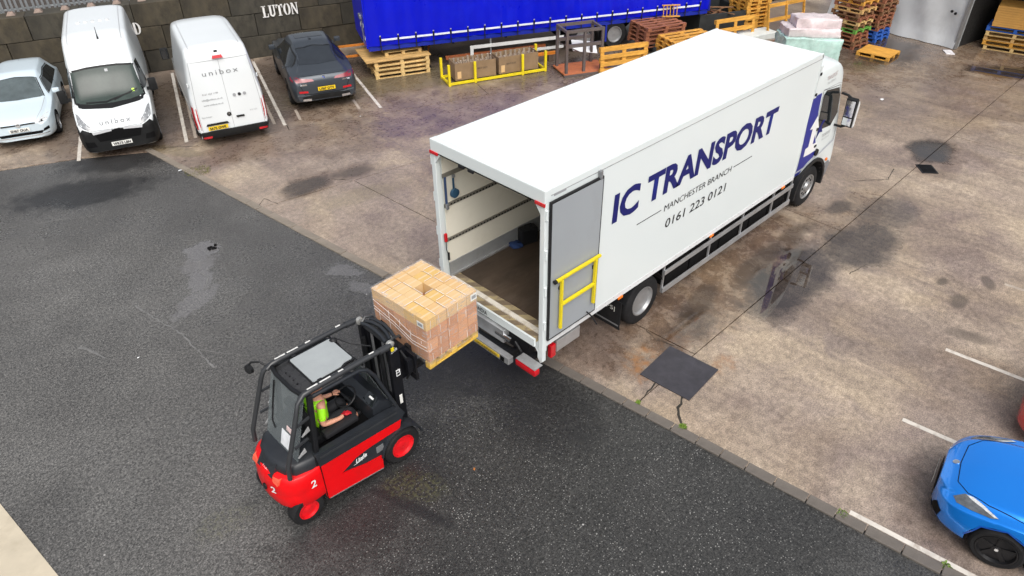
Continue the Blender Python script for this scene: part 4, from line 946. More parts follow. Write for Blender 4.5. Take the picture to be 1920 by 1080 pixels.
text_obj('word_mark', 'Linde', .1, WHT, fk, (-1.06, .0, .90), (0, -1, 0), (.5, 0, 1), shear=.3, width=.13, ext=.006)
# --- wheels
FRIM = M('wheel_red', (.70, .006, .012), .4, var=.15, dirt=(.15, .03, .03), damt=.5)
for s in (-1, 1):
    wheel(fk, .85, .47*s, s, .325, .24, .20, RUB, FRIM, 0, dish=.09)
    wheel(fk, -.80, .45*s, s, .262, .19, .155, RUB, FRIM, 0, dish=.08)
    fg = MB(); prev = None
    for k in range(11):
        a = R(10+165*k/10); cur = []
        for rad, yy in ((.37, .34*s), (.395, .34*s), (.395, .60*s), (.37, .60*s)): cur.append(fg.bm.verts.new((.85+rad*math.cos(a), yy, .33+rad*math.sin(a))))
        if prev:
            for j in range(4): fg.bm.faces.new((prev[j], prev[(j+1) % 4], cur[(j+1) % 4], cur[j]))
        prev = cur
    fg.build('front_fender', CHAR, fk, 50)
# --- overhead guard: rails run to the mast head
for s in (-1, 1):
    MB().tube([(-.50, .42*s, 2.16), (-.42, .42*s, 2.205), (-.3, .42*s, 2.215), (.55, .42*s, 2.215), (.98, .42*s, 2.20)], [.035, .04, .042, .042, .038], 10).build('roof_rail', RAILM, fk, 50)
    MB().tube([(-.44, .43*s, 2.20), (-.54, .45*s, 2.14), (-.60, .47*s, 2.0), (-.90, .49*s, 1.22), (-.92, .49*s, 1.0)], .034, 10).build('rear_post', RAILM, fk, 50)
    MB().bar((-.36, .44*s, 2.17), (-.50, .49*s, .95), .075, .07, .012).build('door_pillar', BLKM, fk)
    for z, x0 in ((1.80, -.58), (1.45, -.68)): MB().bar((x0-.06, .475*s, z), (x0+.16, .455*s, z+.03), .028, .03).build('post_bracket', RAILM, fk)
    for z, x0 in ((1.58, -.62), (1.25, -.74)): MB().prism([(x0+.02, z-.02), (x0+.15, z+.02), (x0+.14, z+.09)], 'y', .455*s-.012, .455*s+.012).build('rear_lamp', M('lamp_grey', (.30, .30, .30), .3, var=.2), fk)
    MB().tube([(-.38, .45*s, 2.13), (.40, .46*s, 2.12), (.52, .46*s, 2.06), (.62, .47*s, 1.9), (.88, .50*s, 1.12), (.93, .51*s, .95)], .03, 8).build('door_frame', CHAR, fk, 50)
    for x0, x1 in ((-.36, -.20), (-.17, .0), (.12, .2), (.62, .70)): MB().bar((x0, .42*s, 2.258), (x1, .42*s, 2.258), .022, .004).build('rail_sticker', M('sticker_white', (.7, .7, .68), .5, var=.1, dirt=(.2, .2, .2), damt=.5), fk)
    MB().lathe([(-.05, .02), (-.05, .055), (.0, .062), (.015, .045), (.02, .01)], (1.0, .40*s, 2.185), (0, s, 0), 18).build('tilt_pin', M('pin_grey', (.42, .42, .40), .4, metal=.5, var=.1), fk, 40)
    MB().cyl((.78, .42*s, 2.205), (.93, .42*s, 2.195), .05, seg=14).build('tilt_cylinder', RAILM, fk, 50)
MB().tube([(-.43, -.42, 2.19), (-.47, -.2, 2.185), (-.47, .2, 2.185), (-.43, .42, 2.19)], .03, 8).build('rear_crossbar', BLKM, fk, 50)
# roof: dark shell with framed glass pane
rs = MB(); prev = None
for k in range(13):
    x = -.46+.93*k/12; z = 2.17+.03*math.sin(min(1, (x+.46)/.35)*math.pi/2) - .012*max(0, (x-.1))
    cur = [rs.bm.verts.new((x, yy, z-.05*abs(yy/.40)**4)) for yy in (-.40, -.36, -.25, 0, .25, .36, .40)]
    if prev:
        for j in range(6): rs.bm.faces.new((prev[j], prev[j+1], cur[j+1], cur[j]))
    prev = cur
bmesh.ops.solidify(rs.bm, geom=rs.bm.faces[:], thickness=.012); rs.build('roof_shell', M('roof_shell_grey', (.075, .076, .08), .28, var=.1), fk, 40)
pf = MB(); ol = [(-.21, -.30), (-.19, -.32), (.22, -.32), (.30, -.28), (.42, -.28), (.44, -.26), (.44, .28), (.42, .30), (-.19, .30), (-.21, .28)]
pf.prism([(x*1.06-.006, y*1.1) for x, y in ol], 'z', 2.195, 2.212); pf.build('roof_window_frame', BLK, fk)
MB().prism(ol, 'z', 2.2125, 2.222).build('roof_window', M('roof_pane', (.33, .355, .36), .07, var=.06, spec=.9), fk)
for x, yy in ((-.12, .34), (-.12, -.34)): MB().box((x, yy, 2.215), (.07, .05, .03), bev=.01).build('window_hinge', BLK, fk)
for k in range(4): MB().cyl((-.36, -.16+k*.1, 2.17), (-.36, -.16+k*.1, 2.19), .012, seg=8).build('roof_bolt', GAP, fk)
# front roof brace, wiper and front screen frame
MB().tube([(.50, -.42, 2.14), (.47, -.2, 2.16), (.47, .2, 2.16), (.50, .42, 2.14)], .02, 8).build('front_crossbar', BLKM, fk, 50)
MB().tube([(.40, .30, 2.2), (.52, .20, 2.22), (.60, .02, 2.2), (.78, -.22, 2.19)], .009, 6).build('wiper', BLK, fk); MB().lathe([(0, .05), (.05, .06), (.08, .02)], (.46, .24, 2.17), (0, 0, 1), 12).build('wiper_motor', BLK, fk)
GLZ = clear_glass('cab_glass', (.72, .76, .76), .32)
rw = MB(); rw.prism([(-.445, 2.12), (-.435, 2.12), (-.725, 1.13), (-.735, 1.13)], 'y', -.42, .42); rw.build('rear_window', GLZ, fk)
MB().bar((-.49, .30, 2.03), (-.62, .30, 1.55), .02, .015).tube([(-.60, .30, 1.6), (-.67, .27, 1.42), (-.70, .16, 1.36)], .012, 6).build('rear_wiper', BLK, fk)
MB().prism([(-.662, 1.42), (-.655, 1.42), (-.725, 1.18), (-.732, 1.18)], 'y', -.30, .02).build('rear_notice', M('paper_white', (.7, .72, .74), .6, var=.15, scale=9), fk)
MB().prism([(-.630, 1.54), (-.623, 1.54), (-.642, 1.47), (-.649, 1.47)], 'y', -.22, -.1).build('red_notice', M('paper_red', (.65, .5, .48), .6, var=.3, scale=14), fk)
MB().prism([(.50, 2.06), (.51, 2.06), (.94, .92), (.93, .92)], 'y', -.42, .42).build('front_window', GLZ, fk)
# mirror at rear left
mi = MB().tube([(-.46, .47, 2.16), (-.52, .56, 2.22), (-.60, .66, 2.2), (-.66, .70, 2.12)], .016, 6).build('mirror_arm', BLK, fk); MB().lathe([(-.03, .03), (-.01, .075), (.03, .07), (.05, .02)], (-.64, .68, 2.09), (-.6, -.2, .1), 14).build('work_lamp', BLK, mi, 40)
# --- seat, dash, armrest, wheel
se = MB().box2((-.42, -.25, 1.0), (.10, .25, 1.15), .04).build('seat', BLK, fk, 50); MB().box((-.36, 0, 1.42), (.13, .48, .6), bev=.05, rot=Matrix.Rotation(R(-12), 3, 'Y')).build('seat_back', BLK, se, 50)
MB().box2((-.25, -.40, 1.17), (.30, -.26, 1.27), .03).build('armrest', M('armrest_black', (.02, .02, .022), .35), fk, 50)
MB().prism([(.50, .94), (.88, .94), (.82, 1.24), (.66, 1.34), (.52, 1.26)], 'y', -.44, .44).build('dashboard', CHAR, fk)
MB().prism([(.53, 1.27), (.655, 1.345), (.665, 1.352), (.54, 1.28)], 'y', -.40, -.16).build('display', GLS, fk); MB().prism([(.60, 1.323), (.62, 1.335), (.625, 1.339), (.605, 1.327)], 'y', -.34, -.24).build('display_light', WHT, fk)
swm = MB(); swm.tube([(.36+.17*math.cos(2*math.pi*k/20)*.86, .02+.17*math.sin(2*math.pi*k/20), 1.32+.17*math.cos(2*math.pi*k/20)*.5) for k in range(20)], .014, 6, True); swm.cyl((.36, .02, 1.30), (.52, .02, 1.12), .03); swm.bar((.36, -.14, 1.31), (.36, .18, 1.31), .03, .015); swm.build('steering_wheel', BLK, fk, 50)
MB().box2((-.48, -.46, .955), (.6, .46, .975)).build('cab_floor', GAP, fk)
# --- mast
for s in (-1, 1):
    MB().box2((.96, min(.31*s, .385*s), .10), (1.13, max(.31*s, .385*s), 2.13), .006).build('mast_channel', MASTM, fk)
    MB().box2((1.02, min(.24*s, .305*s), .12), (1.15, max(.24*s, .305*s), 2.16), .006).build('inner_channel', MASTM, fk)
    MB().cyl((.93, .22*s, .3), (.93, .22*s, 2.0), .035, seg=12).build('lift_cylinder', BLKM, fk, 50)
    MB().bar((1.03, .14*s, .4), (1.03, .14*s, 2.1), .04, .02).build('lift_chain', STEEL, fk)
for z in (.25, 1.0): MB().box2((.97, -.305, z), (1.02, .305, z+.1)).build('mast_crossmember', MASTM, fk)
MB().box2((1.0, -.36, 2.10), (1.10, .36, 2.17), .01).build('mast_head', RAILM, fk)
for k, (x, b_) in enumerate(((1.06, .10), (1.14, .07), (.985, .05))):
    MB().tube([(x, -.30, 2.19), (x+b_*.4, -.18, 2.21), (x+b_*.6, 0, 2.22), (x+b_*.4, .18, 2.21), (x, .30, 2.19)], .028, 8).build('mast_hose', CHAR, fk, 50)
for yy in (-.25, -.17, .17, .25): MB().lathe([(-.02, .02), (-.02, .05), (.02, .05), (.02, .02)], (1.13, yy, 2.14), (0, 1, 0), 16).build('chain_pulley', M('pulley_grey', (.3, .3, .29), .4, metal=.6), fk)
for yy in (-.33, .33): MB().tube([(1.0, yy, 2.17), (1.08, yy*1.05, 2.23), (1.20, yy, 2.2), (1.24, yy*.9, 2.12)], .022, 6).build('hose_guide', RAILM, fk, 50)
for x, z in ((1.22, 2.18), (1.25, 2.13)):
    MB().prism([(x-.06, z-.06), (x+.04, z-.05), (x-.01, z+.06)], 'y', .02, .12).build('head_bracket', MASTM, fk)
text_obj('word_mark', 'Linde', .1, WHT, fk, (1.05, -.388, 2.02), (1, 0, .25), (-.25, 0, 1), shear=.3, width=.11, ext=.003)
sk = MB().box2((1.03, -.39, 1.54), (1.10, -.386, 1.66)).build('mast_label', WHT, fk); MB().box2((1.04, -.393, 1.56), (1.09, -.391, 1.6)).box2((1.04, -.393, 1.615), (1.075, -.391, 1.645)).build('mast_label_print', INK, sk)
MB().box2((1.03, -.39, .98), (1.08, -.386, 1.16)).build('mast_label', PLW, fk)
MB().box((1.01, -.405, 2.1), (.05, .03, .07), bev=.01).build('yellow_clip', YEL, fk)
# carriage and forks
ZF = 1.42
cg = MB(); cg.box2((1.30, -.50, ZF-.06), (1.35, .50, ZF+.06)); cg.box2((1.30, -.50, ZF+.32), (1.35, .50, ZF+.42)); cg.box2((1.16, -.28, ZF-.1), (1.30, -.18, ZF+.5)); cg.box2((1.16, .18, ZF-.1), (1.30, .28, ZF+.5))
for yy in (-.47, -.25, 0, .25, .47): cg.box2((1.31, yy-.02, ZF+.061), (1.34, yy+.02, ZF+.319))
cg.build('fork_carriage', MASTM, fk)
for s in (-1, 1):
    f_ = MB(); f_.prism([(1.352, ZF-.05), (2.42, ZF+.005), (2.42, ZF+.015), (1.41, ZF+.015), (1.40, ZF+.45), (1.352, ZF+.45)], 'y', .25*s-.055, .25*s+.055); f_.build('fork', BLKM, fk)
MB().tube([(1.2, -.3, 1.9), (1.26, -.42, 1.7), (1.28, -.40, 1.5), (1.26, -.3, 1.3)], .02, 6).build('carriage_hose', BLK, fk); MB().box2((1.2, -.46, ZF+.1), (1.29, -.38, ZF+.36), .01).build('side_shift_cylinder', MASTM, fk)

# ================================================================== forklift driver (seated, one continuous body grown from a skeleton)
def skin_body(name, verts, edges, radii, root, mat, parent=None, sub=2):
    me = bpy.data.meshes.new(name); me.from_pydata(verts, edges, []); o = bpy.data.objects.new(name, me); COL.objects.link(o)
    md = o.modifiers.new('skin', 'SKIN'); sl = me.skin_vertices[0].data
    for i, r_ in enumerate(radii): sl[i].radius = (r_, r_) if not hasattr(r_, '__len__') else r_
    sl[root].use_root = True; md.use_smooth_shade = True
    sb = o.modifiers.new('sub', 'SUBSURF'); sb.levels = sub; sb.render_levels = sub
    bpy.context.view_layer.update()
    res = bpy.data.meshes.new_from_object(o.evaluated_get(bpy.context.evaluated_depsgraph_get())); bpy.data.objects.remove(o)
    res.materials.clear(); res.materials.append(mat); res.polygons.foreach_set('use_smooth', [True]*len(res.polygons))
    return obj_of(name, res, parent)
SKIN = M('skin_tone', (.62, .30, .20), .5, var=.08); VEST = M('hi_vis_lime', (.35, .85, .01), .6, var=.08); SHIRT = M('red_shirt', (.42, .012, .02), .7, var=.2); TROU = M('dark_trousers', (.015, .016, .02), .8, var=.3)
pr = thing('person', 'forklift driver in lime hi-vis vest over red shirt, hands on the controls', 'person', (FX-.10, FY, .11))
# pelvis, spine, neck, head, legs, arms (local: +x forward)
PV = [(0, 0, 1.06), (-.02, 0, 1.24), (-.02, 0, 1.42), (.0, 0, 1.52), (.03, 0, 1.60), (.05, 0, 1.68), (.06, 0, 1.76),
      (.03, -.10, 1.05), (.40, -.13, 1.08), (.46, -.13, .92), (.54, -.13, .90), (.03, .10, 1.05), (.40, .13, 1.08), (.46, .13, .92), (.54, .13, .90),
      (-.02, -.19, 1.49), (-.10, -.27, 1.24), (.16, -.28, 1.19), (.24, -.27, 1.19), (-.02, .19, 1.49), (.0, .27, 1.26), (.25, .18, 1.25), (.33, .15, 1.26)]
PE = [(0, 1), (1, 2), (2, 3), (3, 4), (4, 5), (5, 6), (0, 7), (7, 8), (8, 9), (9, 10), (0, 11), (11, 12), (12, 13), (13, 14), (3, 15), (15, 16), (16, 17), (17, 18), (3, 19), (19, 20), (20, 21), (21, 22)]
PR = [(.15, .13), (.14, .12), (.165, .125), (.12, .09), .055, .09, .085, .095, .075, .055, .045, .095, .075, .055, .045, .062, .046, .033, .03, .062, .046, .033, .03]
skin_body('body', PV, PE, PR, 0, SKIN, pr)
# clothing as slightly larger shells on the same skeleton
skin_body('vest', [(0, 0, 1.03), (-.02, 0, 1.24), (-.02, 0, 1.42), (.0, 0, 1.52), (-.02, -.15, 1.50), (-.02, .15, 1.50)], [(0, 1), (1, 2), (2, 3), (3, 4), (3, 5)], [(.165, .145), (.16, .14), (.185, .145), (.13, .10), .075, .075], 1, VEST, pr)
skin_body('sleeve', [(-.02, -.17, 1.495), (-.06, -.23, 1.37), (-.09, -.265, 1.28)], [(0, 1), (1, 2)], [.07, .062, .055], 0, VEST, pr); skin_body('sleeve', [(-.02, .17, 1.495), (-.01, .23, 1.37), (.04, .262, 1.26), (.14, .225, 1.25)], [(0, 1), (1, 2), (2, 3)], [.07, .062, .055, .046], 0, SHIRT, pr)
skin_body('trousers', [(0, 0, 1.05), (.03, -.10, 1.05), (.40, -.13, 1.08), (.46, -.13, .93), (.03, .10, 1.05), (.40, .13, 1.08), (.46, .13, .93)], [(0, 1), (1, 2), (2, 3), (0, 4), (4, 5), (5, 6)], [(.14, .12), .105, .085, .065, .105, .085, .065], 0, TROU, pr)
for s in (-1, 1): skin_body('boot', [(.45, .13*s, .92), (.60, .13*s, .90)], [(0, 1)], [.05, .042], 0, BLK, pr, 1)
hr_ = MB(); bmesh.ops.create_uvsphere(hr_.bm, u_segments=16, v_segments=10, radius=.108, matrix=Matrix.Translation((.045, 0, 1.755)) @ Matrix.Diagonal((1.05, .9, .85, 1))); hr_.build('cap', M('cap_red', (.16, .012, .02), .8), pr, 60)
MB().prism([(.12, -.07), (.21, -.05), (.225, 0), (.21, .05), (.12, .07)], 'z', 1.745, 1.76).build('cap_peak', MT['cap_red'], pr)
MB().box((.148, 0, 1.69), (.03, .025, .04), bev=.01).build('nose', SKIN, pr)
# hands: palm, four fingers, thumb, curled on lever and wheel
def hand(x, y, z, s, name, mat, fx=1):
    v = [(x, y, z), (x+.07, y, z)]; e = [(0, 1)]; r_ = [(.028, .02), (.042, .018)]
    for k in range(4):
        yy = y+(-.032+.021*k); l = (.026, .032, .030, .022)[k]; i = len(v)
        v += [(x+.078, yy, z), (x+.078+l, yy, z-.004), (x+.078+l*1.6, yy, z-.028)]; e += [(1, i), (i, i+1), (i+1, i+2)]; r_ += [.012, .0095, .008]
    i = len(v); v += [(x+.03, y+s*.04, z), (x+.06, y+s*.062, z-.008), (x+.082, y+s*.064, z-.022)]; e += [(0, i), (i, i+1), (i+1, i+2)]; r_ += [.013, .0105, .009]
    return skin_body(name, v, e, r_, 0, mat, pr, 1)
hand(.23, -.27, 1.195, 1, 'glove', M('red_glove', (.55, .01, .02), .6, var=.15)); hand(.32, .15, 1.265, -1, 'hand', SKIN)
MB().cyl((.33, -.27, 1.12), (.345, -.27, 1.2), .012, seg=8).build('lever', BLK, fk, loc=(.0, 0, 0)) if 0 else None

# ================================================================== pallets
def pallet_parts(root, m, lx=1.2, ly=1.0, boards=7, h=.144, bw=.1, solid=False, mats=None):
    """boards run along x; stringer boards along y, nine blocks, three runners"""
    mm = lambda: (mats and rnd.choice(mats)) or m
    t = .022
    if solid:
        MB().box((0, 0, h-t/2), (lx, ly, t), bev=.003).build('deck', m, root)
    else:
        me = {}
        for k in range(boards):
            yy = -ly/2+bw/2+(ly-bw)*k/(boards-1); mk = mm()
            if mk not in me: me[mk] = MB().box((0, 0, 0), (lx, bw, t), bev=.003).mesh('deck_board', mk)
            obj_of('deck_board', me[mk], root, (rnd.uniform(-.006, .006), yy, h-t/2), (0, 0, rnd.uniform(-.006, .006)))
    sm = MB().box((0, 0, 0), (bw, ly, t), bev=.003).mesh('stringer_board', m); bl = MB().box((0, 0, 0), (bw*1.2, bw*1.2, h-3*t), bev=.004).mesh('block', m); rm = MB().box((0, 0, 0), (lx, bw, t), bev=.003).mesh('runner', m)
    for x in (-lx/2+bw/2, 0, lx/2-bw/2):
        obj_of('stringer_board', sm, root, (x*.995, 0, h-1.5*t-.0005))
        for yy in (-ly/2+bw*.6, 0, ly/2-bw*.6): obj_of('block', bl, root, (x*(.98), yy, t+(h-3*t)/2))
    for yy in (-ly/2+bw/2, 0, ly/2-bw/2): obj_of('runner', rm, root, (0, yy, t/2))
    return root
LROT = R(3.4); LC = (-1.36, 1.27)
lp = thing('pallet', 'yellow pine pallet under the wrapped cartons on the forks', 'pallet', (LC[0], LC[1], ZF+.018-.022), LROT)
WD_LOAD = wood('load_pallet_pine', (.66, .42, .07))
# built open for the forks: blocks in three rows along x
for k in range(6): MB().box((-.44+k*.176, 0, .131), (.13, 1.24, .022), bev=.003).build('deck_board', WD_LOAD, lp)
for yy in (-.57, 0, .57):
    MB().box((0, yy, .011), (1.04, .1, .022), bev=.003).build('runner', WD_LOAD, lp)
    for x in (-.46, 0, .46): MB().box((x, yy, .071), (.12, .1, .097), bev=.003).build('block', WD_LOAD, lp)
# cartons
NX, NY, NZ = 5, 5, 4; cxs, cys, czs = 1.04/NX, 1.25/NY, .80/NZ
Z0 = ZF-.004+.142
cm = [MB().box((0, 0, 0), (cxs-.006, cys-.006, czs-.004), bev=.004).mesh('carton', m_) for m_ in (CARD, M('cardboard_light', (.60, .30, .145), .8, var=.06), M('cardboard_dark', (.48, .22, .10), .8, var=.06))]
cmt = [MB().box((0, 0, 0), (cxs-.006, cys-.006, czs-.004), bev=.004).mesh('carton', m_) for m_ in (CARD_TOP, M('carton_top_light', (.66, .46, .24), .7, var=.07), M('carton_top_yellow', (.64, .42, .15), .7, var=.07))]
tapem = MB().box((0, 0, 0), (cxs*.9, .035, .001)).mesh('tape', M('parcel_tape', (.66, .50, .30), .3, var=.05))
rot_l = Matrix.Rotation(LROT, 3, 'Z')
for k in range(NZ):
    for i in range(NX):
        for j in range(NY):
            if i == 2 and j == 2: continue
            if not (i in (0, NX-1) or j in (0, NY-1) or k >= 2): continue
            off = (.03 if k % 2 else -.0)*0
            p = rot_l @ Vector((-.52+cxs*(i+.5)+rnd.uniform(-.003, .003), -.625+cys*(j+.5)+rnd.uniform(-.003, .003), 0))
            o = obj_of('carton', rnd.choice(cmt if k == NZ-1 else cm), None, (LC[0]+p.x, LC[1]+p.y, Z0+czs*(k+.5)+.002), (0, 0, LROT+rnd.uniform(-.006, .006)))
            lb = f'brown forklift-load carton, {["bottom", "third", "second", "top"][k]} layer, {["first", "second", "third", "fourth", "fifth"][4-i]} row from truck, {["first", "second", "third", "fourth", "fifth"][j]} from right'
            tag(o, lb, 'carton', 'top cartons of the wrapped load' if k == NZ-1 else 'lower cartons of the wrapped load')
            if k == NZ-1: obj_of('tape', tapem, o, (0, rnd.uniform(-.01, .01), czs/2-.0012))
FILM = film_mat()
sw = thing('stretch_wrap', 'clear stretch film wrapped round the cartons on the forklift', 'wrap', (LC[0], LC[1], Z0), LROT)
fm = MB(); rings = []; qf = random.Random(11); cr_ = .03; a_, b_ = .535, .637; base = []
for cx_, cy_, a0 in ((a_-cr_, b_-cr_, 0), (-a_+cr_, b_-cr_, 90), (-a_+cr_, -b_+cr_, 180), (a_-cr_, -b_+cr_, 270)):
    for k in range(4): base.append((cx_+cr_*math.cos(R(a0+30*k)), cy_+cr_*math.sin(R(a0+30*k))))
dense = []
for k in range(len(base)):
    p, r_ = Vector(base[k]), Vector(base[(k+1) % len(base)]); n = max(1, int((r_-p).length/.06)); dense += [p+(r_-p)*t/n for t in range(n)]
for iz in range(15):
    z = -.05+.86*iz/14
    rings.append([fm.bm.verts.new((p.x*(1+qf.uniform(-.004, .006)), p.y*(1+qf.uniform(-.004, .006)), z)) for p in dense])
for iz in range(14):
    for k in range(len(dense)): fm.bm.faces.new((rings[iz][k], rings[iz][(k+1) % len(dense)], rings[iz+1][(k+1) % len(dense)], rings[iz+1][k]))
inner = [fm.bm.verts.new((p.x*.86, p.y*.88, .812)) for p in dense]
for k in range(len(dense)): fm.bm.faces.new((rings[-1][k], rings[-1][(k+1) % len(dense)], inner[(k+1) % len(dense)], inner[k]))
fm.build('film', FILM, sw, 60)
MILK = M('film_fold_glint', (.78, .74, .70), .3, var=.1)
for i in range(6):       # film highlights laid on as white strips where it bridges the carton corners
    for k in range(4):
        if qf.random() < .72:
            x = -.52+cxs*.86*(i+.35)+qf.uniform(-.02, .02); z = .12+k*.2+qf.uniform(-.03, .03)
            MB().bar((x, -b_-.006, z-.07), (x+qf.uniform(-.012, .012), -b_-.006, z+.07), .007, .003).build('film_glint', MILK, sw)
for i in range(5):
    y_ = -.5+.24*i; MB().bar((-a_-.006, y_, .1+qf.uniform(0, .3)), (-a_-.006, y_+qf.uniform(-.015, .015), .3+qf.uniform(0, .3)), .007, .003).build('film_glint', MILK, sw)
for k, zz in enumerate((.40, .34, .52)): MB().tube([(-a_-.008, b_-.05, zz+.10), (-a_-.015, .1, zz+.02), (-a_-.012, -.3, zz-.12), (-a_-.006, -b_+.02, zz-.10)], .0035, 5).build('film_fold', MILK, sw)
for gx in [-.52+cxs*k for k in range(1, 5)]:  # highlights along the carton gaps, also laid on as white strips
    for j in range(5):
        if qf.random() < .55: MB().bar((gx, -.60+.25*j, .814), (gx, -.60+.25*j+.2, .814), .009, .002).build('film_glint', MILK, sw)
for gy in [-.625+cys*k for k in range(1, 5)]:
    for j in range(5):
        if qf.random() < .55: MB().bar((-.50+.21*j, gy, .814), (-.50+.21*j+.17, gy, .814), .009, .002).build('film_glint', MILK, sw)
l1 = MB().box((-a_-.008, -.52, .70), (.003, .14, .10)).build('paper_label', PLW, sw); MB().box((-a_-.0105, -.52, .70), (.001, .10, .05)).build('label_print', GREYINK, l1)
l2 = MB().box((.44, -b_-.008, .72), (.13, .003, .12)).build('paper_label', PLW, sw); MB().box((.44, -b_-.0105, .72), (.09, .001, .06)).build('label_print', GREYINK, l2)
# ================================================================== parked vehicles (local +x forward)
def plate(body, txt, u, v, d, m, w_=.52, h_=.115, rear=False):
    p = body.patch('number_plate', [(u-w_/2, v-h_/2), (u+w_/2, v-h_/2), (u+w_/2, v+h_/2), (u-w_/2, v+h_/2)], d, m, .06, .3, body.parent)
    # flat lettering in front of the plate
    loc, dv = body.hit(u, v, d)
    body.text('plate_lettering', txt, .1, INK, u, v-.038, d, width=w_*.86, off=.066, emb=.004, parent=p)
    return p
VANW = M('van_white', (.70, .735, .745), .25, var=.015, coat=.5)
TRIM = M('black_trim', (.009, .0095, .010), .55, var=.2, dirt=(.03, .028, .026), damt=.3, spec=.3)
SILVP = M('silver_paint', (.62, .63, .65), .3, metal=.2, var=.05)
SILV = M('silver_rim', (.40, .41, .42), .35, metal=.7, var=.1)
DRIM = M('dark_rim', (.02, .02, .022), .35, metal=.5, var=.2)
def NS(s, n): return (*SN(s, n), 0)
ROWA = math.atan2(N_.y, N_.x)       # pointing at the wall

# ---- white high-roof van, front towards the camera
v1 = thing('panel_van', 'white high-roof van facing out, black lower bumper, unibox on the bonnet', 'van', (-.478, 17.78, 0), R(-108.7))
LV = 6.0
st = [(0, .30, .80, .5, .80, .80, .92, .72, .05), (.10, .24, .93, .5, .90, .90, 1.04, .80, .06), (.35, .22, 1.0, .6, 1.02, .96, 1.16, .84, .07), (.75, .22, 1.02, .7, 1.18, .99, 1.30, .86, .08), (1.0, .22, 1.025, .75, 1.26, 1.0, 1.40, .86, .09), (1.5, .22, 1.025, .8, 1.34, 1.0, 2.02, .84, .12), (1.85, .22, 1.025, .8, 1.4, 1.01, 2.38, .84, .16), (2.3, .22, 1.025, .8, 1.5, 1.015, 2.66, .86, .18), (3.0, .22, 1.025, .8, 1.6, 1.015, 2.78, .88, .18), (5.6, .22, 1.025, .8, 1.6, 1.01, 2.80, .88, .18), (5.92, .26, 1.02, .8, 1.6, 1.0, 2.76, .87, .18), (6.0, .32, .98, .8, 1.6, .96, 2.68, .83, .16)]
V, F = loft(st, LV)
ax1, ax2 = LV/2-.95, LV/2-4.95
b1 = Body('body', V, F, VANW, v1, [((ax, -1.3, .35), (ax, -.62, .35), .42) for ax in (ax1, ax2)] + [((ax, .62, .35), (ax, 1.3, .35), .42) for ax in (ax1, ax2)], TRIM)
b1.patch('windscreen', [(-.88, 1.36), (-.5, 1.33), (0, 1.32), (.5, 1.33), (.88, 1.36), (.80, 2.06), (.4, 2.10), (0, 2.11), (-.4, 2.10), (-.80, 2.06)], 'f', M('van_screen', (.045, .06, .054), .12, var=.25, scale=1.5, spec=.25), .008)
b1.strip('windscreen_seal', [(-.90, 1.35), (-.5, 1.315), (0, 1.305), (.5, 1.315), (.90, 1.35), (.82, 2.075), (.4, 2.12), (0, 2.128), (-.4, 2.12), (-.82, 2.075), (-.90, 1.35)], 'f', .045, TRIM, .009)
b1.patch('scuttle', [(-.84, 1.29), (0, 1.245), (.84, 1.29), (.86, 1.345), (.5, 1.325), (0, 1.315), (-.5, 1.325), (-.86, 1.345)], 'f', TRIM, .012)
b1.strip('wiper', [(-.62, 1.37), (-.1, 1.35), (.55, 1.46)], 'f', .025, TRIM, .03); b1.strip('wiper', [(.1, 1.36), (.75, 1.52)], 'f', .02, TRIM, .032)
b1.patch('front_bumper', [(-.98, .30), (.98, .30), (1.0, .78), (.86, .95), (.62, .86), (.5, .74), (0, .70), (-.5, .74), (-.62, .86), (-.86, .95), (-1.0, .78)], 'f', TRIM, .02, thick=.02)
b1.patch('bumper_corner', [(LV/2-.45, .26), (LV/2-.02, .26), (LV/2-.03, .80), (LV/2-.30, .98), (LV/2-.52, .92)], 'r', TRIM, .012); b1.patch('bumper_corner', [(LV/2-.45, .26), (LV/2-.02, .26), (LV/2-.03, .80), (LV/2-.30, .98), (LV/2-.52, .92)], 'l', TRIM, .012)
b1.patch('grille', [(-.52, .58), (.52, .58), (.60, .80), (.40, .86), (0, .88), (-.40, .86), (-.60, .80)], 'f', GAP, .046)
b1.patch('chrome_bar', [(-.62, .80), (-.15, .84), (-.15, .90), (-.64, .87)], 'f', SILVP, .055); b1.patch('chrome_bar', [(.62, .80), (.15, .84), (.15, .90), (.64, .87)], 'f', SILVP, .055)
bd = MB().lathe([(0, .085), (.012, .085), (.016, .07)], (LV/2+.0, 0, .845), (1, 0, .15), 20); bd.build('badge', CHROME, b1.o, 40)
MB().prism([(-.05, .80), (.05, .835), (.045, .855), (-.02, .85), (.05, .885), (-.05, .87), (.01, .845)], 'x', LV/2+.018, LV/2+.024).build('badge_emblem', TRIM, b1.o)
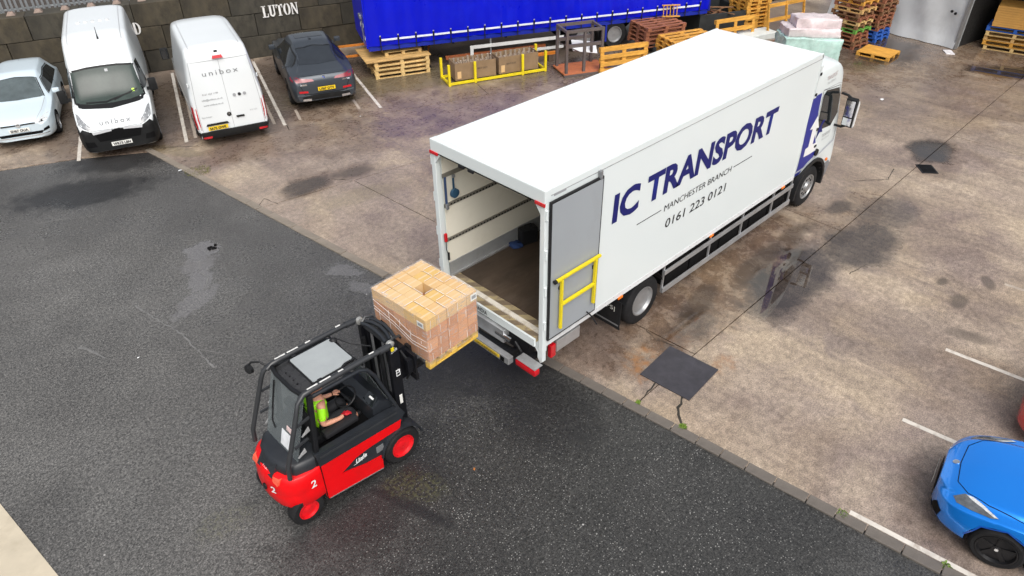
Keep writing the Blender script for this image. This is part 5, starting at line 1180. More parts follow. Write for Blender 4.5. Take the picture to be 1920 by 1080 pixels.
for s in (-1, 1):
    b1.patch('headlight', [(.52*s, .90), (.70*s, .91), (.93*s, 1.02), (.95*s, 1.20), (.88*s, 1.17), (.66*s, 1.02)], 'f', M('lamp_lens', (.24, .25, .26), .08, var=.5, scale=18, coat=.8), .012); b1.patch('headlight_core', [(.66*s, .95), (.80*s, .99), (.84*s, 1.09), (.72*s, 1.02)], 'f', SILV, .018)
    b1.patch('side_window', [(LV/2-1.15, 1.46), (LV/2-2.05, 1.42), (LV/2-2.05, 2.10), (LV/2-1.72, 2.10)], 'l' if s > 0 else 'r', GLS, .008)
    b1.patch('fog_recess', [(.62*s, .45), (.88*s, .45), (.88*s, .62), (.66*s, .60)], 'f', GAP, .046)
    mr = MB().box((LV/2-1.28, 1.17*s, 1.52), (.14, .22, .36), bev=.05).build('mirror', TRIM, v1, 50); MB().box((LV/2-1.35, 1.17*s, 1.52), (.006, .18, .3)).build('mirror_glass', GLS, mr); MB().box((LV/2-1.26, 1.05*s, 1.42), (.07, .12, .08)).build('mirror_arm', TRIM, mr)
    b1.strip('door_line', [(LV/2-1.02, .9), (LV/2-1.05, 1.3), (LV/2-1.7, 2.14), (LV/2-2.1, 2.14), (LV/2-2.1, .5)], 'l' if s > 0 else 'r', .012, MT['seam_grey'])
    b1.strip('roof_seam', [(LV/2-2.3, .70*s), (-LV/2+.15, .72*s)], 't', .02, MT['seam_grey'])
b1.text('bonnet_lettering', 'unibox', .13, M('soft_grey_ink', (.22, .23, .24), .5), 0, 1.0, 'f', width=.80, spacing=1.4, off=.012, emb=.004)
b1.strip('bonnet_line', [(-.86, 1.10), (-.55, .90), (0, .87), (.55, .90), (.86, 1.10)], 'f', .012, MT['seam_grey'])
plate(b1, 'WK73 LBN', 0, .47, 'f', PLW)
MB().tube([(LV/2-2.35, .10, 2.66), (LV/2-2.42, .10, 2.78), (LV/2-2.55, .10, 2.95)], [.03, .012, .006], 8).build('aerial', TRIM, v1)
for k in range(5): MB().box((LV/2-3.9, -.40+k*.2, 2.80), (.07, .09, .03), bev=.008).build('roof_vent', M('vent_grey', (.62, .63, .62), .5), v1)
sk = b1.patch('parking_disc', [(.60, 1.46), (.67, 1.46), (.67, 1.53), (.60, 1.53)], 'f', M('disc_green', (.45, .75, .05), .5), .012); b1.patch('mirror_sensor', [(.06, 2.0), (.14, 2.0), (.14, 2.06), (.06, 2.06)], 'f', STEEL, .012)
for x in (ax1, ax2):
    for s in (-1, 1): wheel(v1, x, .90*s, s, .345, .22, .21, RUB, M('steel_rim', (.2, .2, .21), .5, metal=.4), 0, dish=.05)

# ---- white van, rear towards the camera
v2 = thing('panel_van', 'white van seen from behind with unibox contact lettering on its rear doors', 'van', (2.087, 16.33, 0), R(73.2))
LS = 5.93
st = [(0, .30, .80, .5, .85, .8, .95, .72, .05), (.3, .24, .95, .6, 1.0, .92, 1.12, .8, .07), (.8, .22, 1.0, .7, 1.2, .97, 1.28, .84, .08), (1.5, .22, 1.01, .8, 1.3, .98, 2.0, .80, .12), (2.0, .22, 1.01, .8, 1.4, .99, 2.52, .80, .16), (2.4, .22, 1.01, .85, 1.5, .99, 2.76, .81, .18), (3.2, .22, 1.01, .85, 1.5, .99, 2.84, .83, .18), (5.5, .22, 1.01, .85, 1.5, .985, 2.84, .82, .18), (5.80, .24, 1.0, .85, 1.5, .97, 2.78, .80, .18), (5.88, .28, .98, .85, 1.45, .95, 2.66, .79, .20), (5.93, .34, .95, .85, 1.40, .93, 2.50, .77, .22)]
V, F = loft(st, LS); ax1, ax2 = LS/2-1.0, LS/2-4.7
b2 = Body('body', V, F, VANW, v2, [((ax, -1.3, .35), (ax, -.62, .35), .41) for ax in (ax1, ax2)] + [((ax, .62, .35), (ax, 1.3, .35), .41) for ax in (ax1, ax2)], TRIM)
b2.patch('rear_bumper', [(-.97, .30), (.97, .30), (.98, .46), (.90, .52), (-.90, .52), (-.98, .46)], 'b', TRIM, .015, thick=.05)
for s, n in ((-1, 'r'), (1, 'l')):
    b2.patch('tail_lamp', [(.88*s, .58), (.965*s, .60), (.965*s, 1.28), (.885*s, 1.22)], 'b', REDL, .012); b2.patch('tail_lamp_side', [(-LS/2+.02, .60), (-LS/2+.24, .60), (-LS/2+.16, 1.3), (-LS/2+.04, 1.26)], n, REDL, .008)
    b2.patch('reverse_lamp', [(.885*s, .585), (.962*s, .585), (.962*s, .68), (.885*s, .67)], 'b', LENS, .016)
    b2.patch('bumper_reflector', [(.66*s, .34), (.90*s, .34), (.90*s, .40), (.66*s, .40)], 'b', REDL, .07)
    b2.patch('bumper_side', [(-LS/2+.0, .28), (-LS/2+.55, .28), (-LS/2+.55, .46), (-LS/2+.02, .52)], n, TRIM, .01)
    b2.patch('side_window', [(LS/2-1.15, 1.42), (LS/2-2.0, 1.4), (LS/2-2.0, 2.05), (LS/2-1.65, 2.05)], n, GLS, .008)
    b2.strip('side_groove', [(LS/2-2.3, 1.15), (-LS/2+.3, 1.15)], n, .03, MT['seam_grey']); b2.strip('side_groove', [(LS/2-2.2, .6), (LS/2-2.2, 2.2)], n, .012, MT['seam_grey'])
    mr = MB().box((LS/2-1.25, 1.15*s, 1.5), (.16, .24, .36), bev=.05).build('mirror', TRIM, v2, 50); MB().box((LS/2-1.335, 1.15*s, 1.5), (.006, .19, .3)).build('mirror_glass', GLS, mr)
    b2.strip('roof_seam', [(LS/2-2.3, .66*s), (-LS/2+.25, .66*s)], 't', .02, MT['seam_grey'])
    for z in (.95, 1.9): MB().box((-LS/2+.02, .93*s, z), (.06, .03, .10), bev=.01).build('hinge', VANW, v2)
b2.strip('door_gap', [(0, .53), (0, 2.48)], 'b', .010, MT['seam_grey']); b2.strip('door_gap', [(-.86, .53), (-.86, 1.3), (-.78, 2.48), (.78, 2.48), (.86, 1.3), (.86, .53)], 'b', .012, MT['seam_grey'])
bl = b2.patch('brake_lamp', [(-.14, 2.53), (.14, 2.53), (.12, 2.60), (-.12, 2.60)], 'b', REDL, .02, thick=.05); MB().box((-LS/2+.09, 0, 2.69), (.10, .10, .05), bev=.015).build('camera_pod', TRIM, bl)
b2.text('door_lettering', 'unibox', .20, MT['soft_grey_ink'], .02, 2.08, 'b', width=.95, spacing=1.35, off=.01)
b2.text('door_lettering', '0161 653 1199', .07, MT['soft_grey_ink'], .42, 1.56, 'b', width=.42, off=.01); b2.text('door_lettering', 'info@unibox.co.uk', .075, MT['soft_grey_ink'], .40, 1.40, 'b', width=.56, off=.01); b2.text('door_lettering', 'www.unibox.co.uk', .075, MT['soft_grey_ink'], .40, 1.25, 'b', width=.54, off=.01)
for k in range(3):
    y_ = -.20-k*.14; loc, dv = b2.hit(y_, 1.45, 'b'); MB().lathe([(0, .045), (.004, .045), (.004, .032 if k != 1 else .0)], loc+Vector((-.012, 0, 0)), (-1, 0, .1), 16).build('social_icon', INK if k == 1 else GREYINK, b2.o)
loc, dv = b2.hit(.06, .93, 'b'); em = MB(); em.lathe([(0, .062), (.012, .062), (.012, .02)], loc, (-1, 0, 0), 20); em.build('emblem', TRIM, b2.o)
e2 = MB()
for a in (90, 210, 330): e2.bar(loc+Vector((-.016, 0, 0)), loc+Vector((-.016, .055*math.cos(R(a)), .055*math.sin(R(a)))), .012, .004)
e2.build('emblem_star', CHROME, b2.o)
b2.patch('door_handle', [(-.34, .80), (-.12, .80), (-.12, .85), (-.34, .85)], 'b', TRIM, .01, thick=.02); b2.patch('plate_lamp_bar', [(.12, .69), (.74, .69), (.70, .74), (.16, .74)], 'b', TRIM, .012, thick=.03)
b2.text('model_mark', '315 CDI', .06, GREYINK, -.62, .92, 'b', width=.2, off=.01); b2.text('model_mark', 'Sprinter', .06, GREYINK, .66, .92, 'b', width=.28, off=.01)
plate(b2, 'SA72 GWK', .44, .615, 'b', PLY, .54, .115)
for x in (ax1, ax2):
    for s in (-1, 1): wheel(v2, x, .89*s, s, .345, .22, .21, RUB, MT['steel_rim'], 0, dish=.05)

# ---- grey coupe SUV, rear towards the camera
v3 = thing('coupe_suv', 'dark grey coupe SUV with red rear lamps parked beside the white van', 'car', (5.52, 16.36, 0), R(68.8))
GREYP = M('metallic_grey', (.052, .062, .075), .32, metal=.4, var=.05, coat=.25)
LX = 4.93
st = [(0, .30, .70, .55, .78, .7, .85, .6, .05), (.2, .22, .90, .6, .88, .85, .95, .74, .06), (.7, .2, .98, .65, .98, .92, 1.03, .78, .06), (1.4, .2, 1.0, .7, 1.05, .95, 1.12, .80, .07), (1.6, .2, 1.0, .7, 1.07, .95, 1.20, .76, .08), (2.2, .2, .99, .7, 1.10, .94, 1.58, .62, .10), (2.6, .2, .99, .7, 1.11, .94, 1.68, .60, .10), (3.2, .2, .99, .7, 1.12, .94, 1.66, .58, .10), (3.8, .22, 1.0, .72, 1.13, .95, 1.48, .58, .09), (4.3, .24, 1.0, .75, 1.10, .94, 1.24, .66, .07), (4.6, .26, .99, .75, 1.05, .92, 1.14, .74, .06), (4.82, .30, .95, .72, .98, .88, 1.09, .74, .06), (4.93, .36, .86, .65, .82, .80, .93, .66, .05)]
V, F = loft(st, LX); ax1, ax2 = LX/2-.95, LX/2-3.92
b3 = Body('body', V, F, GREYP, v3, [((ax, -1.3, .37), (ax, -.66, .37), .42) for ax in (ax1, ax2)] + [((ax, .66, .37), (ax, 1.3, .37), .42) for ax in (ax1, ax2)], TRIM)
b3.patch('rear_window', [(-LX/2+.66, -.63), (-LX/2+1.30, -.53), (-LX/2+1.38, 0), (-LX/2+1.30, .53), (-LX/2+.66, .63), (-LX/2+.58, 0)], 't', M('suv_glass', (.025, .03, .037), .08, spec=.4), .006)
b3.patch('roof_window', [(LX/2-2.30, -.44), (LX/2-2.30, .44), (LX/2-3.05, .42), (LX/2-3.05, -.42)], 't', GLS, .006)
b3.patch('roof_spoiler', [(-LX/2+1.30, -.54), (-LX/2+1.46, -.54), (-LX/2+1.5, 0), (-LX/2+1.46, .54), (-LX/2+1.30, .54), (-LX/2+1.27, .30), (-LX/2+1.33, 0), (-LX/2+1.27, -.30)], 't', GREYP, .02, thick=.02)
MB().prism([(-LX/2+1.62, 1.60), (-LX/2+1.85, 1.66), (-LX/2+1.62, 1.70)], 'y', -.03, .03).build('roof_fin', GREYP, v3)
b3.patch('windscreen', [(LX/2-1.62, -.70), (LX/2-2.14, -.56), (LX/2-2.14, .56), (LX/2-1.62, .70)], 't', GLS, .006)
for s, n in ((-1, 'r'), (1, 'l')):
    b3.patch('side_window', [(LX/2-1.75, 1.16), (LX/2-2.35, 1.47), (LX/2-3.2, 1.52), (LX/2-3.85, 1.36), (LX/2-4.15, 1.18), (LX/2-3.9, 1.14)], n, GLS, .006)
    b3.strip('window_trim', [(LX/2-1.75, 1.15), (LX/2-2.35, 1.485), (LX/2-3.2, 1.535), (LX/2-3.85, 1.375), (LX/2-4.17, 1.175), (LX/2-3.9, 1.125), (LX/2-1.75, 1.145)], n, .03, TRIM)
    b3.strip('door_line', [(LX/2-2.9, .35), (LX/2-2.9, 1.5)], n, .03, GAP); b3.strip('door_line', [(LX/2-1.8, .35), (LX/2-1.8, 1.1)], n, .012, GAP)
    for x in (2.5, 3.5): MB().box((LX/2-x, .985*s, 1.0), (.2, .03, .03), bev=.01).build('door_handle', GREYP, v3)
    b3.patch('tail_lamp', [(.30*s, .93), (.82*s, .92), (.86*s, 1.02), (.80*s, 1.045), (.34*s, .985)], 'b', M('dark_red_lens', (.22, .006, .02), .12, coat=.6), .010)
    b3.patch('tail_lamp_side', [(-LX/2+.10, .93), (-LX/2+.36, .98), (-LX/2+.32, 1.05), (-LX/2+.12, 1.04)], n, MT['dark_red_lens'], .008)
    b3.patch('bumper_reflector', [(.52*s, .60), (.78*s, .62), (.78*s, .68), (.52*s, .66)], 'b', REDL, .010)
    MB().box((LX/2-1.85, 1.06*s, 1.16), (.14, .2, .15), bev=.04).build('mirror', GREYP, v3, 50)
    b3.patch('exhaust', [(.46*s, .36), (.72*s, .38), (.70*s, .44), (.46*s, .43)], 'b', CHROME, .02)
b3.patch('rear_diffuser', [(-.74, .34), (.74, .34), (.70, .50), (.36, .53), (-.36, .53), (-.70, .50)], 'b', TRIM, .012); b3.patch('boot_lip', [(-.76, 1.075), (.76, 1.075), (.70, 1.10), (-.70, 1.10)], 'b', GREYP, .02)
b3.strip('boot_line', [(-.80, 1.05), (-.62, .55), (.62, .55), (.80, 1.05)], 'b', .014, GAP); b3.strip('bumper_crease', [(-.84, .56), (-.3, .50), (.3, .50), (.84, .56)], 'b', .03, M('crease_grey', (.14, .16, .18), .3, metal=.4))
loc, dv = b3.hit(0, 1.0, 'b'); MB().lathe([(0, .048), (.01, .048), (.012, .03)], loc, (-1, 0, .1), 18).build('badge', CHROME, b3.o); MB().box2((loc.x-.016, -.0, loc.z), (loc.x-.013, .03, loc.z+.03)).box2((loc.x-.016, -.03, loc.z-.03), (loc.x-.013, 0, loc.z)).build('badge_emblem', M('badge_blue', (.02, .1, .5), .4), b3.o)
b3.text('model_mark', 'M50i', .06, CHROME, .62, .83, 'b', width=.2, off=.01, emb=.006); b3.text('model_mark', 'xDrive', .05, CHROME, -.64, .86, 'b', width=.24, off=.01, emb=.004)
plate(b3, 'LX67 OTV', -.03, .70, 'b', PLY, .52, .115)
for x in (ax1, ax2):
    for s in (-1, 1): wheel(v3, x, .86*s, s, .375, .27, .27, RUB, DRIM, 10, dish=.05)

v3.scale = (1.05, 1.05, 1.07); v3.location = (5.44, 16.2, 0)
# ---- pale blue-white hatchback, front towards the camera
v4 = thing('hatchback', 'pale silver-white hatchback at the left edge facing the road', 'car', NS(-8.95, 17.75), ROWA+math.pi-R(1))
PALE = M('pale_blue_white', (.60, .70, .76), .28, metal=.1, var=.03, coat=.6)
LG = 4.26
st = [(0, .24, .58, .42, .60, .58, .70, .50, .05), (.12, .20, .76, .45, .68, .74, .78, .60, .06), (.45, .18, .87, .5, .78, .84, .87, .68, .06), (1.05, .18, .90, .55, .88, .87, .98, .74, .07), (1.3, .18, .90, .55, .91, .87, 1.06, .72, .07), (1.95, .18, .895, .55, .94, .865, 1.42, .60, .09), (2.35, .18, .895, .55, .95, .865, 1.53, .60, .09), (3.3, .18, .895, .58, .97, .865, 1.53, .59, .09), (3.9, .2, .89, .6, .98, .85, 1.45, .57, .1), (4.18, .24, .86, .6, .97, .83, 1.12, .62, .08), (4.26, .32, .78, .6, .87, .77, .94, .60, .06)]
V, F = loft(st, LG, .05); ax1, ax2 = LG/2-.85, LG/2-3.48
b4 = Body('body', V, F, PALE, v4, [((ax, -1.2, .32), (ax, -.6, .32), .37) for ax in (ax1, ax2)] + [((ax, .6, .32), (ax, 1.2, .32), .37) for ax in (ax1, ax2)], TRIM)
b4.patch('windscreen', [(LG/2-1.22, -.60), (LG/2-1.16, 0), (LG/2-1.22, .60), (LG/2-1.28, .68), (LG/2-1.93, .53), (LG/2-1.98, 0), (LG/2-1.93, -.53), (LG/2-1.28, -.68)], 't', M('hatch_screen', (.085, .105, .11), .1, var=.2, spec=.3), .006)
b4.strip('windscreen_seal', [(LG/2-1.28, -.70), (LG/2-1.94, -.55), (LG/2-2.0, 0), (LG/2-1.94, .55), (LG/2-1.28, .70)], 't', .03, TRIM)
for s, n in ((-1, 'r'), (1, 'l')):
    b4.patch('side_window', [(LG/2-1.55, 1.0), (LG/2-2.05, 1.31), (LG/2-2.9, 1.36), (LG/2-3.55, 1.30), (LG/2-3.75, 1.04)], n, GLS, .006)
    b4.strip('window_trim', [(LG/2-1.5, .99), (LG/2-2.05, 1.33), (LG/2-2.9, 1.38), (LG/2-3.57, 1.32)], n, .025, TRIM); b4.strip('pillar', [(LG/2-2.72, 1.0), (LG/2-2.75, 1.36)], n, .05, TRIM, .01); b4.strip('door_line', [(LG/2-1.6, .3), (LG/2-1.55, .95)], n, .012, GAP); b4.strip('door_line', [(LG/2-2.72, .3), (LG/2-2.72, 1.0)], n, .012, GAP)
    b4.patch('headlight', [(.42*s, .665), (.60*s, .655), (.76*s, .70), (.80*s, .80), (.70*s, .79), (.46*s, .71)], 'f', LENS, .010); b4.patch('headlight_core', [(.52*s, .675), (.64*s, .68), (.70*s, .74), (.58*s, .72)], 'f', TRIM, .014)
    b4.patch('side_intake', [(.56*s, .40), (.74*s, .44), (.74*s, .52), (.60*s, .48)], 'f', GAP, .010)
    mr = MB().box((LG/2-1.62, .99*s, 1.03), (.13, .2, .14), bev=.045).build('mirror', PALE, v4, 50)
    b4.strip('bonnet_line', [(LG/2-.10, .50*s), (LG/2-.5, .62*s), (LG/2-1.2, .70*s)], 't', .012, MT['seam_grey'])
b4.patch('grille', [(-.44, .66), (.44, .66), (.44, .70), (-.44, .70)], 'f', TRIM, .012); b4.patch('lower_intake', [(-.52, .36), (.52, .36), (.58, .44), (-.58, .44)], 'f', GAP, .012); b4.strip('chrome_strip', [(-.72, .35), (-.3, .325), (.3, .325), (.72, .35)], 'f', .02, CHROME, .02)
loc, dv = b4.hit(0, .675, 'f'); MB().lathe([(0, .062), (.012, .062), (.014, .05)], loc, (1, 0, .2), 20).build('badge', CHROME, b4.o); text_obj('badge_emblem', 'VW', .06, TRIM, b4.o, (loc.x+.016, 0, loc.z-.03), (0, 1, 0), (0, 0, 1), width=.08, height=.06)
plate(b4, 'SH67 OUA', 0, .545, 'f', PLW, .52, .11)
MB().tube([(LG/2-3.4, 0, 1.46), (LG/2-3.5, 0, 1.53)], [.02, .006], 8).build('aerial', TRIM, v4)
for x in (ax1, ax2):
    for s in (-1, 1): wheel(v4, x, .79*s, s, .32, .2, .21, RUB, SILV, 5, dish=.04)

# ---- bright blue coupe, nose in the near right corner
CH = math.atan2(1, -.12)
def nose_place(nx, ny, L_, a): return (nx-math.cos(a)*L_/2, ny-math.sin(a)*L_/2, 0)
LB = 4.35
v5 = thing('sports_car', 'bright blue coupe with black wheels parked at the right edge', 'car', nose_place(2.70, -5.47, LB, CH+R(2)), CH+R(2))
BLUEP = M('electric_blue', (.0, .27, 1.0), .2, metal=.55, var=.04, coat=.9)
st = [(0, .26, .42, .42, .52, .42, .62, .34, .05), (.07, .20, .62, .42, .58, .60, .68, .50, .06), (.22, .17, .80, .45, .64, .77, .76, .62, .06), (.5, .16, .90, .48, .72, .86, .84, .70, .07), (.9, .16, .925, .5, .80, .90, .90, .74, .07), (1.35, .16, .92, .52, .84, .89, .95, .74, .07), (1.6, .16, .915, .52, .86, .88, 1.02, .70, .08), (2.2, .16, .90, .52, .90, .86, 1.27, .56, .09), (2.6, .16, .90, .52, .91, .86, 1.30, .54, .09), (3.3, .17, .91, .54, .92, .86, 1.20, .54, .09), (3.9, .2, .91, .56, .90, .86, .98, .66, .07), (4.25, .25, .85, .56, .82, .8, .90, .64, .06), (4.35, .32, .74, .56, .75, .7, .82, .58, .05)]
V, F = loft(st, LB, .04, 4); ax1, ax2 = LB/2-.88, LB/2-3.40
b5 = Body('body', V, F, BLUEP, v5, [((ax, -1.2, .33), (ax, -.62, .33), .39) for ax in (ax1, ax2)] + [((ax, .62, .33), (ax, 1.2, .33), .39) for ax in (ax1, ax2)], TRIM)
b5.patch('windscreen', [(LB/2-1.52, -.66), (LB/2-1.46, 0), (LB/2-1.52, .66), (LB/2-2.16, .52), (LB/2-2.2, 0), (LB/2-2.16, -.52)], 't', GLS, .006)
HLD = M('headlight_dark', (.10, .11, .12), .08, var=.4, scale=12, coat=.9)
for s, n in ((-1, 'r'), (1, 'l')):
    hl = b5.patch('headlight', [(LB/2-.20, .64*s), (LB/2-.32, .60*s), (LB/2-.56, .70*s), (LB/2-.74, .82*s), (LB/2-.66, .845*s), (LB/2-.42, .80*s), (LB/2-.26, .735*s)], 't', HLD, .006, .03)
    b5.patch('headlight_strip', [(LB/2-.33, .615*s), (LB/2-.40, .625*s), (LB/2-.56, .70*s), (LB/2-.735, .82*s), (LB/2-.69, .825*s), (LB/2-.52, .72*s), (LB/2-.40, .66*s)], 't', LENS, .011, .03, hl)
    b5.strip('bonnet_line', [(LB/2-.20, .40*s), (LB/2-.34, .58*s), (LB/2-.60, .68*s), (LB/2-1.0, .745*s), (LB/2-1.45, .76*s)], 't', .010, GAP)
    b5.patch('side_intake', [(.50*s, .24), (.70*s, .27), (.74*s, .42), (.62*s, .46), (.54*s, .36)], 'f', GAP, .008)
    b5.patch('side_window', [(LB/2-1.9, .95), (LB/2-2.3, 1.2), (LB/2-2.9, 1.2), (LB/2-3.3, 1.0)], n, GLS, .006)
    b5.strip('arch_edge', [(ax1-.40, .2), (ax1-.40, .34), (ax1-.28, .62), (ax1, .735), (ax1+.28, .62), (ax1+.40, .34)], n, .02, M('blue_dark_edge', (.003, .07, .38), .3, coat=.6), .004)
    MB().box((LB/2-1.85, 1.0*s, .98), (.13, .2, .13), bev=.045).build('mirror', BLUEP, v5, 50)
b5.strip('bonnet_line', [(LB/2-.20, -.40), (LB/2-.17, 0), (LB/2-.20, .40)], 't', .010, GAP)
b5.patch('grille', [(-.40, .28), (.40, .28), (.34, .48), (-.34, .48)], 'f', GAP, .008); b5.strip('splitter_strip', [(-.72, .22), (0, .20), (.72, .22)], 'f', .02, TRIM, .02)
loc, dv = b5.hit(LB/2-.12, .0, 't'); MB().lathe([(0, .045), (.008, .045), (.01, .03)], loc, (.4, 0, 1), 18).build('badge', CHROME, b5.o)
plate(b5, 'EK70 LRU', 0, .42, 'f', PLW, .5, .11)
for x in (ax1, ax2):
    for s in (-1, 1): wheel(v5, x, .80*s, s, .335, .23, .245, RUB, DRIM, 5, dish=.05, hub_m=CHROME)

# ---- red car, only the nose corner reaches the picture
v6 = thing('hatchback', 'red car just entering the picture at the right edge', 'car', nose_place(5.35, -5.86, LG, CH), CH)
REDP = M('car_red', (.55, .008, .012), .25, var=.04, coat=.8)
V, F = loft([(0, .24, .58, .42, .60, .58, .70, .50, .05), (.12, .20, .76, .45, .68, .74, .78, .60, .06), (.45, .18, .87, .5, .78, .84, .87, .68, .06), (1.05, .18, .90, .55, .88, .87, .98, .74, .07), (1.3, .18, .90, .55, .91, .87, 1.06, .72, .07), (1.95, .18, .895, .55, .94, .865, 1.40, .58, .09), (2.35, .18, .895, .55, .95, .865, 1.48, .57, .09), (3.3, .18, .895, .58, .97, .865, 1.46, .55, .09), (3.85, .2, .89, .6, .98, .85, 1.34, .53, .1), (4.15, .24, .86, .6, .95, .82, 1.05, .60, .08), (4.26, .32, .78, .6, .85, .75, .92, .58, .06)], LG, .06)
ax1, ax2 = LG/2-.85, LG/2-3.48
b6 = Body('body', V, F, REDP, v6, [((ax, -1.2, .32), (ax, -.6, .32), .37) for ax in (ax1, ax2)] + [((ax, .6, .32), (ax, 1.2, .32), .37) for ax in (ax1, ax2)], TRIM)
b6.patch('windscreen', [(LG/2-1.22, -.60), (LG/2-1.16, 0), (LG/2-1.22, .60), (LG/2-1.93, .53), (LG/2-1.98, 0), (LG/2-1.93, -.53)], 't', GLS, .006)
for s, n in ((-1, 'r'), (1, 'l')):
    b6.patch('headlight', [(.42*s, .665), (.60*s, .655), (.76*s, .70), (.80*s, .80), (.70*s, .79), (.46*s, .71)], 'f', LENS, .010); b6.patch('side_window', [(LG/2-1.55, 1.0), (LG/2-2.05, 1.31), (LG/2-2.9, 1.36), (LG/2-3.55, 1.30), (LG/2-3.75, 1.04)], n, GLS, .006)
b6.patch('grille', [(-.44, .66), (.44, .66), (.44, .70), (-.44, .70)], 'f', TRIM, .012)
for x in (ax1, ax2):
    for s in (-1, 1): wheel(v6, x, .79*s, s, .32, .2, .21, RUB, SILV, 5, dish=.04)
# ================================================================== blue curtain-side trailer
TA = R(-25.5); tr = thing('curtain_trailer', 'blue curtain-sided trailer parked behind the pallets', 'trailer', (7.2, 15.2, 0), TA)
BLUEC = M('blue_curtain', (.001, .006, .50), .30, var=.08, scale=.8, spec=.3, dirt=(.003, .02, .7), damt=.4)
LT = 13.4
cu = MB(); nx_, nz_ = 160, 10; grid = []
for i in range(nx_+1):
    x = LT*i/nx_; col_ = []
    for k in range(nz_+1):
        z = 1.08+2.85*k/nz_; w_ = .034*math.sin(x*2*math.pi/.628+.9)*(1-.4*k/nz_) + .01*math.sin(x*2.1+k*.7) + .006*math.sin(x*17+k)
        col_.append(cu.bm.verts.new((x, w_-.02 + (.03 if k == 0 else 0), z)))
    grid.append(col_)
for i in range(nx_):
    for k in range(nz_): cu.bm.faces.new((grid[i][k], grid[i+1][k], grid[i+1][k+1], grid[i][k+1]))
cur = cu.build('curtain', BLUEC, tr, 60)
MB().box2((.02, .06, 1.05), (LT-.02, 2.55, 3.95)).build('load_body', M('trailer_inner', (.01, .03, .3), .6), tr)
MB().box2((-.06, .0, 1.02), (-.005, 2.55, 3.98), .01).build('front_bulkhead', M('bulkhead_blue', (.003, .010, .5), .35, var=.08, spec=.3), tr)
MB().box2((LT+.005, .0, 1.02), (LT+.08, 2.55, 3.98), .01).build('rear_frame', M('frame_dark_blue', (.004, .012, .20), .4), tr)
MB().box2((-.05, -.05, 3.93), (LT+.05, 2.6, 4.02)).build('trailer_roof', BLUEC, tr)
STRW = M('curtain_white_stripe', (.72, .74, .80), .4, var=.1, scale=4, dirt=(.4, .45, .7), damt=.4)
bk = MB().box((0, 0, 0), (.055, .03, .13), bev=.006).mesh('buckle', BLKM); wb = MB().box((0, 0, 0), (.035, .012, .42)).mesh('strap', BLK); bt = MB().box((0, 0, 0), (.05, .02, .04)).mesh('buckle_clip', ALU)
for k in range(21):
    x = .42+k*.628
    o = obj_of('strap', wb, tr, (x, -.055, 1.16)); obj_of('buckle', bk, o, (0, -.018, .19)); obj_of('buckle_clip', bt, o, (0, -.02, .275))
    if k < 20: MB().box2((x+.035, -.062, 1.262), (x+.592, -.05, 1.325)).build('white_stripe', STRW, tr)
MB().box2((0, .03, .92), (LT, .10, 1.045)).build('side_rail', M('rail_blue', (.006, .02, .3), .4), tr)
tc_ = MB(); tc_.box2((.3, .7, .75), (LT-.2, .85, 1.0)); tc_.box2((.3, 1.7, .75), (LT-.2, 1.85, 1.0)); 
for x in (1, 3, 5, 7, 9, 11): tc_.box2((x, .1, .85), (x+.08, 2.45, .98))
tc_.build('chassis', BLKM, tr)
for x in (8.1, 9.42, 10.74):
    for yy, s in ((.22, -1), (2.33, 1)): wheel(tr, x, yy, s, .52, .36, .30, RUB, RIMG, 0, dish=.12)
sg = MB(); sg.box2((3.7, .02, .60), (7.3, .05, .72)); sg.box2((3.7, .02, .26), (7.3, .05, .36)); sg.box2((3.64, .018, .26), (3.76, .052, .72)); sg.build('side_guard', M('guard_white', (.60, .61, .60), .45, var=.08, dirt=(.35, .32, .28), damt=.4), tr)
for x in (4.4, 7.1): MB().box2((x, .055, .2), (x+.06, .10, .95)).build('guard_post', STEEL, tr)
for x in (2.0,): 
    for yy in (.35, 2.1): MB().box2((x, yy, .05), (x+.14, yy+.14, .95)).build('landing_leg', BLKM, tr); MB().box2((x-.08, yy-.06, .0), (x+.22, yy+.2, .05)).build('landing_foot', BLKM, tr)
MB().box2((9.0, .0, .3), (9.06, .03, .92)).box2((10.1, .0, .3), (10.16, .03, .92)).build('mudguard_stay', MT['rail_blue'], tr)
MB().box((-.10, .55, 2.0), (.08, .35, .14), bev=.02).build('bulkhead_lamp', STEEL, tr); MB().bar((-.075, .45, 1.9), (-.075, .45, 1.1), .03, .03).build('air_line', STEEL, tr)
for k, (yy, z) in enumerate(((.2, 1.7), (.9, 1.55), (.75, 1.65), (.6, 1.45), (.1, 1.3))): MB().box2((-.07, yy, z), (-.062, yy+.10, z+.12)).build('bulkhead_glint', WHT, tr)  # white reflections on the bulkhead, laid on as small plates

# ================================================================== pallets and racks along the back
RUSTO = M('orange_steel', (.62, .20, .02), .5, var=.15, dirt=(.3, .08, .02), damt=.5)
rk = thing('rack_beam_frame', 'orange steel rack frame standing between the grey SUV and trailer', 'rack', (6.75, 16.9, 0), R(-24))
for z in (.80, .42): MB().bar((0, 0, z), (3.6, 0, z), .1, .06, .004).build('beam', RUSTO, rk)
for x in (.05, 1.8, 3.5): MB().box2((x-.04, -.05, 0), (x+.04, .03, .9)).build('upright', RUSTO, rk)
MB().box((.02, -.02, .97), (.08, .08, .12), bev=.02).build('post_cap', M('cap_teal', (.05, .2, .24), .5), rk)
rb = thing('rack_beam', 'orange steel beam lying on blocks beside the yellow stillage', 'beam', (11.1, 12.75, 0), R(-24))
MB().box2((-1.6, -.05, .24), (2.2, .05, .34), .004).build('beam', RUSTO, rb); MB().box2((.9, -.04, .34), (1.0, .04, .5)).build('lug', RUSTO, rb)
for x in (-1.4, 2.0): MB().box2((x-.1, -.1, 0), (x+.1, .1, .238)).build('block', WD_DARK, rb)
